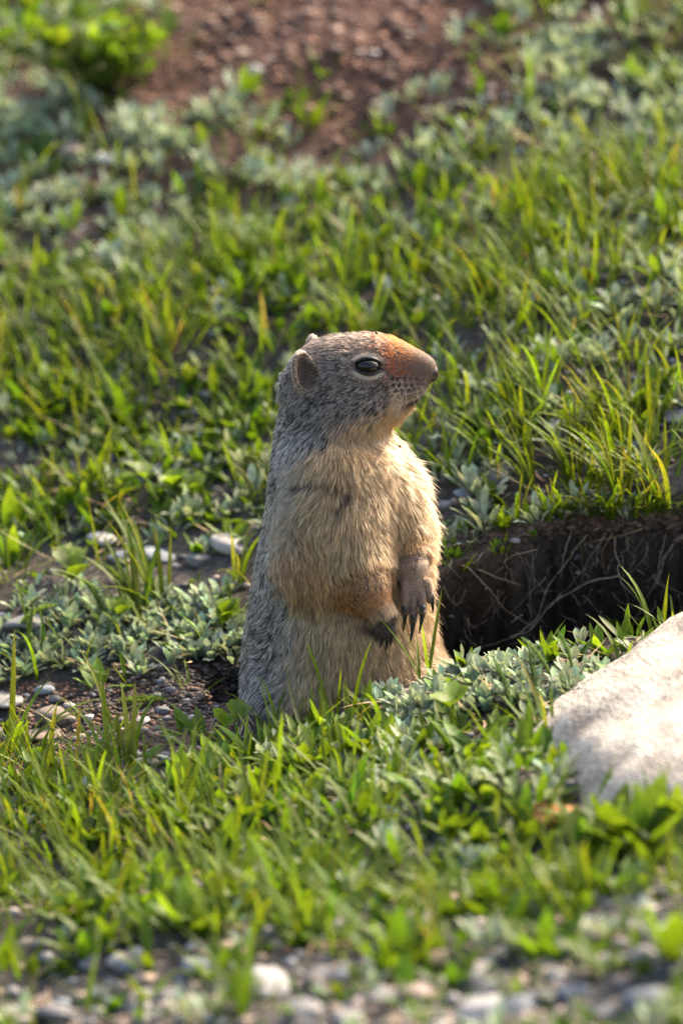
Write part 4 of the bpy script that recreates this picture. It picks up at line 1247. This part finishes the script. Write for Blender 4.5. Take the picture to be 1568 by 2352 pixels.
# ------------------------------------------------------------------ individual plants near the squirrel
def variants(name, k, mat, fn):
    out = []
    for _ in range(k):
        v, q, c = fn(); out.append(mesh_np(name, v, q, c, True, (mat,)))
    return out
Z1 = np.zeros((1, 3))
def lv(prof, lean, bend, wid, fold, c0, c1, side=.2, wav=0.0):
    return lambda: leaf_arrays(Z1, 0.0, RNG.uniform(*lean), RNG.uniform(*bend), 1.0, RNG.uniform(*wid), prof, fold, cjit(c0, 1), cjit(c1, 1), RNG.normal(0, side), wav)
V_SPAT = variants('leaf', 14, M_SILVER, lv(P_SPAT, (.15, 1.2), (-.3, .5), (.27, .36), .32, S0, S1, .15))
V_BLADE = variants('blade', 12, M_GRASS, lv(P_GRASS, (.05, .6), (.1, 1.1), (.046, .07), .35, G0, G1, .35))
V_BLADEY = variants('blade', 4, M_GRASS, lv(P_GRASS, (.1, .7), (.2, 1.3), (.045, .07), .35, G0, GY, .4))
V_BROAD = variants('leaf', 14, M_BROAD, lv(P_BROAD, (.15, .95), (-.2, .8), (.27, .38), .28, B0, B1, .2, .10))
V_DRY = variants('stem', 8, M_DRY, lv(P_SLIM, (1.0, 1.55), (-.5, .6), (.018, .035), .3, DRY, (.34, .24, .13), .8))

def empty(name, loc, label, cat, group=None):
    o = bpy.data.objects.new(name, None); o.empty_display_size = .01
    col.objects.link(o); o.location = loc; tag(o, label, cat, group)
    return o

def plant(name, p, label, cat, group, vs, n, ln, part='leaf', spread=.004, azc=None, azs=6.3, wsc=(1, 1)):
    o = empty(name, p, label, cat, group)
    for i in range(n):
        a_ = random.uniform(0, 6.283) if azc is None else random.gauss(azc, azs)
        d_ = math.sqrt(random.random()) * spread
        c = bpy.data.objects.new(part, random.choice(vs))
        col.objects.link(c); c.parent = o
        c.location = (math.cos(a_) * d_, math.sin(a_) * d_, -.001)
        c.rotation_euler = (0, 0, a_)
        l_ = random.uniform(*ln); w_ = random.uniform(*wsc)
        c.scale = (l_, l_ * w_, l_)
    return o

def rosette(p, px, py, n, ln):
    if py > 1490 and px > 560:
        w = 'below the squirrel' if px < 1060 else 'midway to the big rock' if px < 1240 else 'close to the big rock'
        lab, grp = f'silvery woolly rosette on the near lip of the burrow, {w}', f'silvery rosettes on the near lip {w}'
    elif px < 620:
        w = 'left end' if px < 190 else 'middle' if px < 380 else 'nearest end'; r = 'front row' if py > 1480 else 'middle rows' if py > 1390 else 'back'
        lab, grp = f'silvery rosette in the mat left of the squirrel, {w}, {r}', f'silvery mat, {w}, {r}'
    else:
        w = 'right beside the squirrel' if px < 1130 else 'under the dense grass tufts'
        lab, grp = f'silvery woolly rosette beyond the burrow, {w}', f'silvery rosettes beyond the burrow {w}'
    return plant('silvery_rosette', p, lab, 'rosette', grp, V_SPAT, n, ln, spread=.003)

def where(px, py):
    if py > 1490 and px > 560: return 'on the near lip of the burrow'
    if px < 620: return 'left of the squirrel'
    return 'right of the squirrel above the burrow'

# silvery rosettes: the mat left of the squirrel, the near lip, the clump on the right
fp = sP[sF]; fx, fy = spx[sF], spy[sF]
order = np.argsort(-fy)[:150]
for i in order:
    rosette(fp[i] + np.array([0, 0, -.0015]), fx[i], fy[i], random.randint(8, 12), (.009, .0165))
def at(px, py, dz=-.002):
    p, n_ = gpoint(px, py)
    return p + np.array([0, 0, dz])
# extra rows of rosettes that hang over the rims
for i in range(46):
    a_ = random.uniform(880, 1400); b_ = np.interp(a_, [880, 1030, 1200, 1330, 1400], [1618, 1580, 1548, 1530, 1505]) + random.uniform(0, 75)
    rosette(at(a_, b_), a_, b_, random.randint(7, 11), (.010, .018))
for i in range(60):
    a_ = random.uniform(0, 560); b_ = np.interp(a_, [0, 250, 400, 560], [1545, 1525, 1515, 1500]) - random.random() ** 1.3 * 150
    rosette(at(a_, b_), a_, b_, random.randint(9, 13), (.011, .019))

for i in range(40):
    a_ = random.uniform(1000, 1568); b_ = np.interp(a_, [1000, 1100, 1250, 1568], [1262, 1215, 1185, 1172]) + random.uniform(-22, 6)
    plant('silvery_rosette', at(a_, b_), 'silvery green woolly rosette growing along the upper lip of the burrow', 'rosette', 'silvery rosettes along the upper lip', V_SPAT + V_BROAD[:3], random.randint(6, 10), (.007, .014), spread=.004)
# grass tufts
TUFT = [(1230, 1120, 9, .055, 'grass tuft arching left over the burrow edge behind the squirrel'), (1330, 1110, 13, .062, 'dense grass tuft at the top edge of the burrow, left of the tallest one'), (1440, 1140, 15, .070, 'tall dense grass tuft at the top edge of the burrow near the right edge'),
        (1540, 1150, 12, .066, 'grass tuft at the burrow edge cut by the right border'), (1390, 1010, 12, .055, 'grass tuft behind the dense tufts above the burrow'), (1500, 1000, 12, .060, 'grass tuft at the right edge below the nose level of the squirrel'),
        (380, 1390, 9, .085, 'long arching grass blades with brown tips left of the squirrel'), (320, 1420, 5, .075, 'sparse long grass blades behind the silvery mat on the left'), (545, 1330, 5, .050, 'few grass blades against the back of the squirrel'),
        (500, 1480, 6, .034, 'short grass blades beside the lower back of the squirrel'), (445, 1580, 6, .032, 'blue-green grass sprout on the dark bank left of the squirrel'), (1005, 1090, 6, .05, 'grass tuft peeping out right of the squirrel chest'),
        (1060, 1300, 4, .030, 'small grass sprout on the burrow wall beside the squirrel'), (30, 1330, 8, .05, 'grass tuft at the left edge above the feathery fronds'), (20, 1740, 9, .085, 'tall blurred grass tuft at the left edge below the dirt run'),
        (620, 1690, 5, .045, 'grass blades in front of the squirrel base'), (300, 1770, 9, .055, 'blurred grass tuft in front of the dirt run'), (110, 1780, 8, .06, 'blurred grass tuft near the left edge, second below the dirt run')]
for px_, py_, n_, ln_, lab in TUFT:
    plant('grass_tuft', at(px_, py_), lab, 'grass tuft', None, V_BLADE * 3 + V_BLADEY[:2], n_ + 2, (ln_ * .55, ln_ * 1.1), 'blade', .010, *((2.7, .7) if px_ > 1150 or 250 < px_ < 420 else (None, 6.3)))
gP2, gx2, gy2 = scatter(4080, GRASS_Z, .22, .6, seed=31)
kk = np.where(FOCUS(gx2, gy2, gP2[:, 1]))[0][:110]
for i in kk:
    wz = where(gx2[i], gy2[i])
    plant('grass_tuft', gP2[i] + np.array([0, 0, -.003]), 'small fresh grass tuft ' + wz, 'grass tuft', 'small grass tufts ' + wz, V_BLADE * 3 + V_BLADEY, random.randint(4, 8), (.022, .055), 'blade', .008)

for i in range(16):
    a_ = random.uniform(1120, 1568); b_ = np.interp(a_, [1120, 1250, 1568], [1205, 1186, 1172]) + random.uniform(-26, 2)
    plant('grass_tuft', at(a_, b_), 'short grass tuft leaning over the upper lip of the burrow', 'grass tuft', 'grass tufts over the upper lip', V_BLADE * 3 + V_BLADEY, random.randint(5, 9), (.018, .042), 'blade', .008, -1.6, .8)
# bright broad-leaved plants
BRD = [(25, 1215, 6, .034, 'upright pointed green leaves at the left edge'), (130, 1190, 5, .030, 'bright pointed leaf sprout left, beside the dark hollow'), (175, 1195, 4, .030, 'bright pointed leaf sprout left, right next to the dark hollow'), (20, 1300, 6, .036, 'broad leaf plant with pale dead leaf at the left edge'),
       (1090, 1760, 8, .036, 'bright green broad leaf plant in front of the burrow lip'), (1000, 1850, 6, .040, 'big bright green leaf plant left of the pale angular stone'), (1130, 1850, 5, .030, 'two-toned leaf plant right of the pale angular stone'), (560, 1740, 7, .032, 'green leaf plant below the squirrel, left'),
       (760, 1690, 7, .030, 'green leaf plant directly below the squirrel'), (880, 1720, 6, .026, 'green leaf plant below the lumpy pinkish stone'), (1400, 1950, 10, .044, 'leafy green plant in front of the big rock, left one'), (1545, 1920, 12, .048, 'leafy green plant in front of the big rock at the right edge'), (1475, 1960, 11, .046, 'leafy green plant in front of the big rock, middle one'), (1330, 1975, 8, .034, 'low leafy plant just left of the leafy group before the big rock'),
       (700, 1780, 7, .034, 'bright leaf plant in the blurred foreground below the squirrel'), (420, 1840, 7, .036, 'bright leaf plant in the blurred foreground at lower left'), (1160, 1190, 7, .013, 'dark green sprig at the upper rim of the burrow'), (1150, 1262, 7, .013, 'small green sprout on the dark burrow wall'),
       (1225, 1222, 5, .009, 'tiny green sprout high on the burrow wall'), (1430, 1445, 4, .022, 'round-leaved green sprout beside the top of the big rock'), (1045, 1275, 5, .012, 'pale sprig on the burrow wall beside the squirrel arm'), (1240, 2200, 6, .034, 'blurred leaf plant in the stony strip at lower right'),
       (1550, 2200, 6, .040, 'bright leaf plant cut by the right edge at the bottom'), (900, 2240, 8, .040, 'blurred leaf plant in the stony strip at bottom centre'), (440, 2140, 8, .04, 'blurred bright leaf plant above the bluish-white stone')]
for px_, py_, n_, ln_, lab in BRD:
    plant('leafy_plant', at(px_, py_), lab, 'plant', None, V_BROAD, n_ + 2, (ln_ * .65, ln_ * 1.1), 'leaf', .005, None, 6.3, (.8, 1.2))
bP2, bx2, by2 = scatter(3600, BROAD_Z, .38, .7, seed=33)
kk = np.where(FOCUS(bx2, by2, bP2[:, 1]))[0][:120]
for i in kk:
    wz = where(bx2[i], by2[i])
    plant('leafy_plant', bP2[i] + np.array([0, 0, -.003]), 'small bright green leafy plant ' + wz, 'plant', 'small leafy plants ' + wz, V_BROAD, random.randint(4, 7), (.012, .026), 'leaf', .004)

# lobed three-part leaves
def lobed():
    t = np.linspace(0, 1, 9); w = np.array([.05, .38, .66, .86, .98, 1.0, .9, .7, .38]) * .44
    t2 = t.copy(); w = w * (1 + .12 * np.array([0, 1, -1, 1, -1, 1, -1, 1, -.3]))
    z = .10 * np.sin(t * 2.4)
    V = []
    for ti, wi, zi in zip(t2, w, z): V += [(ti, wi, zi + wi * .25), (ti + .02, 0, zi), (ti, -wi, zi + wi * .25)]
    k = np.arange(27).reshape(9, 3); q = np.concatenate([np.stack([k[:-1, j], k[:-1, j + 1], k[1:, j + 1], k[1:, j]], -1) for j in (0, 1)])
    c = np.repeat(cjit(B1, 1), 27, 0) * np.tile([1.1, .75, 1.1], 9)[:, None]
    return np.array(V), q, c
V_LOBE = variants('leaflet', 4, M_BROAD, lobed)
LOB = [(365, 1165, .017, 'three-lobed bright green leaf above the stones left of the squirrel'), (150, 1365, .021, 'large lobed green leaf near the left edge above the fronds'), (410, 1185, .014, 'smaller lobed leaf right of the bright three-lobed one'), (250, 1180, .014, 'lobed leaf near the dark hollow on the left'),
       (480, 1470, .015, 'dark lobed leaf in the silvery mat close to the squirrel'), (545, 1740, .015, 'blue-green lobed leaf at the foot of the squirrel, left'), (1060, 1690, .015, 'lobed leaf behind the bright leaf plant on the near lip'), (240, 1480, .013, 'small lobed leaf in the silvery mat left')]
for px_, py_, ln_, lab in LOB:
    for rep_ in range(1):
        o = empty('lobed_leaf_plant', at(px_, py_), lab, 'plant')
        for k in range(random.randint(2, 3)):
            h_ = random.uniform(.012, .026); a0 = random.uniform(0, 6.28); lx, ly = math.cos(a0) * .010, math.sin(a0) * .010
            V, Q = tube_arrays([(0, 0, 0), (lx * .4, ly * .4, h_ * .6), (lx, ly, h_)], [.0007, .0006, .0005], 5)
            st = link('stalk', mesh_np('stalk', V, Q, np.tile((.09, .14, .03), (len(V), 1)), True, (M_BROAD,)), o)
            for j in (-1, 0, 1):
                c = link('leaflet', random.choice(V_LOBE), st, (lx, ly, h_ - .0005))
                c.rotation_euler = (random.uniform(-.2, .2), random.uniform(-.9, -.3), a0 + j * 1.15 + random.uniform(-.15, .15)); c.scale = (ln_ * (1 if j == 0 else .85),) * 3

# feathery fronds
def frond(L, bend, lean):
    V, Q, C, off = [], [], [], 0
    t = np.linspace(0, 1, 24); ph = lean + bend * t
    ctr = np.cumsum(np.stack([np.sin(ph), np.zeros(24), np.cos(ph)], -1) * L / 23, 0)
    for i in range(3, 24):
        wl = L * .20 * math.sin(math.pi * min(1, (t[i] * .92 + .06))) ** .7
        for s in (-1, 1):
            for q_ in range(3):
                b = ctr[i:i + 1]
                az_ = s * (1.25 - .1 * q_) + RNG.normal(0, .15)
                v, q, c = leaf_arrays(b, az_, 1.1 - .5 * q_ + RNG.normal(0, .15), .2, wl * (1 - .2 * q_) * RNG.uniform(.8, 1.1), wl * .22, (.6, 1, .1), .2, cjit((.085, .15, .045), 1), cjit((.15, .22, .08), 1))
                V.append(v); Q.append(q + off); C.append(c); off += len(v)
    sv, sq = tube_arrays(ctr, np.linspace(.0007, .0003, 24), 5)
    return (np.vstack(V), np.vstack(Q), np.vstack(C)), (sv, sq, np.tile((.12, .17, .06), (len(sv), 1)))
FRON = [(20, 1470, .042, .9, .5, .2, 'feathery frond curling right at the left edge'), (62, 1500, .035, .1, .1, .4, 'upright feathery frond second from the left edge'), (330, 1412, .046, .5, .5, 2.7, 'large feathery frond leaning left behind the silvery mat'), (250, 1440, .040, .6, .4, 2.4, 'feathery frond leaning left, next to the large one'),
        (245, 1612, .042, .1, 1.45, 0.0, 'feathery frond lying flat on the dark soil left of the burrow'), (300, 1300, .034, .2, .3, 1.6, 'feathery frond standing in front of the bluish stone'), (1320, 1560, .034, .4, .2, 2.6, 'fuzzy feathery frond on the near lip beside the big rock'), (1270, 1560, .034, .5, .4, 2.9, 'fuzzy feathery frond left of the one beside the big rock'),
        (1230, 1640, .044, .3, .2, 1.9, 'tall pale feathery frond on the near lip'), (1180, 1650, .040, .3, .3, 2.4, 'pale feathery frond left of the tall one on the near lip'), (1350, 985, .046, .4, .3, .5, 'feathery frond standing in the grass on the right'), (1050, 1000, .036, .3, .3, 1.4, 'feathery frond just right of the squirrel throat')]
for px_, py_, L_, bd, le, az_, lab in FRON:
    lf, sk = frond(L_, bd, le)
    o = empty('feathery_frond', at(px_, py_), lab, 'frond'); o.rotation_euler = (0, 0, az_)
    st = link('stalk', mesh_np('stalk', *sk, True, (M_BROAD,)), o)
    link('leaflets', mesh_np('leaflets', *lf, True, (M_SILVER if px_ > 1150 and py_ > 1500 else M_BROAD,)), o, kind='stuff')

# dry stems
DRS = [(130, 1300, .05, 'pale withered leaf lying at the left edge'), (270, 1262, .06, 'thin brown dry stem bent over left of the arching blades'), (400, 1470, .03, 'thin brown dry stem in front of the silvery mat'), (620, 1650, .04, 'dry stalk at the left foot of the squirrel'), (415, 1715, .022, 'curled pale dry leaf at the front of the dirt'),
       (1240, 1800, .035, 'bent tan dry stem against the big rock'), (1430, 1130, .06, 'long tan dry stem across the burrow top edge'), (1250, 1150, .05, 'tan dry stem lying behind the burrow edge'), (1350, 1090, .05, 'dry blade in the grass above the burrow'), (150, 1700, .04, 'straw lying on the reddish dirt'), (250, 1560, .03, 'short straw under the silvery mat'), (290, 1640, .025, 'short straw beside the flat frond'), (400, 1650, .028, 'upright straw before the burrow')]
for px_, py_, L_, lab in DRS:
    c = link('dry_stem', random.choice(V_DRY), None, at(px_, py_, .003), lab, 'stem'); c.scale = (L_, L_, L_); c.rotation_euler = (0, 0, random.uniform(0, 6.28))

# the yellow-green leafy bush at the upper left
bsh = empty('bush', at(235, 225), 'yellow-green blurred leafy bush at the upper left', 'bush')
for i in range(22):
    a_ = random.uniform(0, 6.28); rr = random.uniform(.01, .075); h_ = random.uniform(.03, .085)
    tip = np.array([math.cos(a_) * rr * 1.2, math.sin(a_) * rr, h_])
    V, Q = tube_arrays([(0, 0, 0), tip * np.array([.35, .35, .55]), tip], [.0016, .0012, .0007], 5)
    st = link('stem', mesh_np('stem', V, Q, np.tile((.10, .11, .03), (len(V), 1)), True, (M_BROAD,)), bsh)
    for j in range(9):
        t_ = random.uniform(.35, 1.0); c = link('leaf', random.choice(V_BROAD), st, tuple(tip * t_ * np.array([1, 1, 1])))
        l_ = random.uniform(.018, .030); c.scale = (l_, l_ * 1.3, l_); c.rotation_euler = (random.uniform(-.4, .4), random.uniform(-.3, .6), random.uniform(0, 6.28))

# ------------------------------------------------------------------ roots in the burrow wall
def root_path(pts, jit=3.0, off=.0018):
    P = np.array(pts, float); d = np.concatenate([[0], np.cumsum(np.hypot(*np.diff(P, axis=0).T))])
    s = np.arange(0, d[-1], 7.0)
    if len(s) < 4: s = np.linspace(0, d[-1], 4)
    X = np.interp(s, d, P[:, 0]) + np.cumsum(RNG.normal(0, jit * .45, len(s))); Y = np.interp(s, d, P[:, 1]) + np.cumsum(RNG.normal(0, jit * .45, len(s)))
    out = []
    for a_, b_ in zip(X, Y):
        p, n_ = gpoint(a_, b_)
        if p is not None: out.append(p + (-FWD) * off)
    out = np.array(out)
    if len(out) < 4: return None
    for _ in range(2): out[1:-1] = (out[:-2] + 2 * out[1:-1] + out[2:]) / 4
    return out
def root(pts, r, lab, grp, colr, jit=3.0):
    p = root_path(pts, jit)
    if p is None: return
    V, Q = tube_arrays(p, np.linspace(r, r * .35, len(p)), 5)
    link('root', mesh_np('root', V, Q, np.tile(np.array(colr) * random.uniform(.75, 1.2), (len(V), 1)), True, (M_ROOT,)), None, None, lab, 'root', grp)
PALE = (.37, .33, .25); TANR = (.36, .27, .16)
root([(1455, 1180), (1400, 1195), (1350, 1230), (1300, 1300), (1260, 1360), (1235, 1420), (1190, 1465), (1100, 1490)], .00048, 'long pale root running diagonally down the burrow wall', None, PALE)
root([(1420, 1325), (1350, 1345), (1290, 1375), (1245, 1410), (1215, 1450), (1160, 1480)], .00045, 'pale root branching across the middle of the burrow wall', None, PALE)
root([(1515, 1190), (1470, 1215), (1410, 1232), (1350, 1240), (1300, 1262)], .0005, 'tan root hanging under the grass at the burrow top', None, TANR, 1.5)
root([(1440, 1180), (1400, 1230), (1375, 1270), (1385, 1325)], .00045, 'tan bent root below the grass tufts', None, TANR, 1.5)
root([(1060, 1300), (1100, 1330), (1140, 1370), (1180, 1410), (1230, 1440)], .00045, 'pale root below the small grass sprout on the wall', None, PALE)
root([(1100, 1310), (1150, 1330), (1200, 1350)], .0006, 'short thick tan root beside the small grass sprout', None, TANR, 1.5)
root([(1545, 1250), (1520, 1300), (1495, 1350), (1480, 1380)], .0005, 'pale forked root near the right edge', None, PALE)
root([(1230, 1262), (1180, 1275), (1150, 1300)], .0004, 'thin root curling from the tan clump in the wall', None, TANR)
for i in range(60):
    a_, b_ = random.uniform(1005, 1560), random.uniform(1250, 1490)
    L_ = random.uniform(15, 75); an = random.choice([random.gauss(2.3, .5), random.gauss(.7, .6), random.gauss(1.6, .4)])
    root([(a_, b_), (a_ + math.cos(an) * L_ * .5, b_ + math.sin(an) * L_ * .5), (a_ + math.cos(an + random.uniform(-.6, .6)) * L_, b_ + math.sin(an) * L_)], random.uniform(.00014, .00032), 'hair-thin pale rootlet on the dark burrow wall', 'rootlets on the burrow wall', PALE, 4.5)
for i in range(10):
    a_, b_ = random.uniform(470, 580), random.uniform(1600, 1680)
    root([(a_, b_), (a_ + random.uniform(-20, 20), b_ + random.uniform(10, 40))], .0003, 'hair-thin rootlet on the dark soil at the squirrel foot', 'rootlets at the squirrel foot', PALE, 4)

for i in range(34):
    a_ = random.uniform(1030, 1568); b_ = np.interp(a_, [1030, 1150, 1300, 1568], [1262, 1232, 1212, 1200]) + random.uniform(0, 22)
    p, n_ = gpoint(a_, b_)
    if p is None: continue
    ln = random.uniform(.012, .060); t = np.linspace(0, 1, 12)[:, None]
    dr = np.array([random.gauss(-.25, .35), random.uniform(-.15, .10), -1.0])
    pp = p + np.array([0, .002, 0]) + dr * ln * t + np.stack([np.cumsum(RNG.normal(0, .0026, 12)), np.cumsum(RNG.normal(0, .0012, 12)) - .003, np.zeros(12)], -1) * t
    V, Q = tube_arrays(pp, np.linspace(random.uniform(.0002, .0005), .0001, 12), 5)
    link('root', mesh_np('root', V, Q, np.tile(np.array(PALE) * random.uniform(.3, .8), (len(V), 1)), True, (M_ROOT,)), None, None, 'fine root hanging from the turf edge over the burrow', 'root', 'roots hanging from the turf edge')

# crumbs of dirt stuck in the squirrel's coat
for i, (a_, b_) in enumerate([(912, 1000), (905, 1030), (885, 1040), (895, 1065), (935, 1072), (960, 1105), (918, 1107), (926, 1160), (868, 1095), (947, 1175), (865, 778), (905, 1310), (1005, 1480), (990, 1530)]):
    p = hit(a_, b_)
    if p is None: continue
    n_ = sdf_normal(p[None])[0]
    o = link('soil_crumb', STONES[(i * 3) % 8], None, tuple(p + n_ * .0042), 'dark soil crumb caught in the fur of the squirrel', 'soil crumb', 'soil crumbs in the squirrel fur')
    o.color = (.03, .02, .015, 1); r = random.uniform(.0006, .0012); o.scale = (r, r * .8, r * 1.6); o.rotation_euler = (random.random() * 6, random.random() * 6, 0)
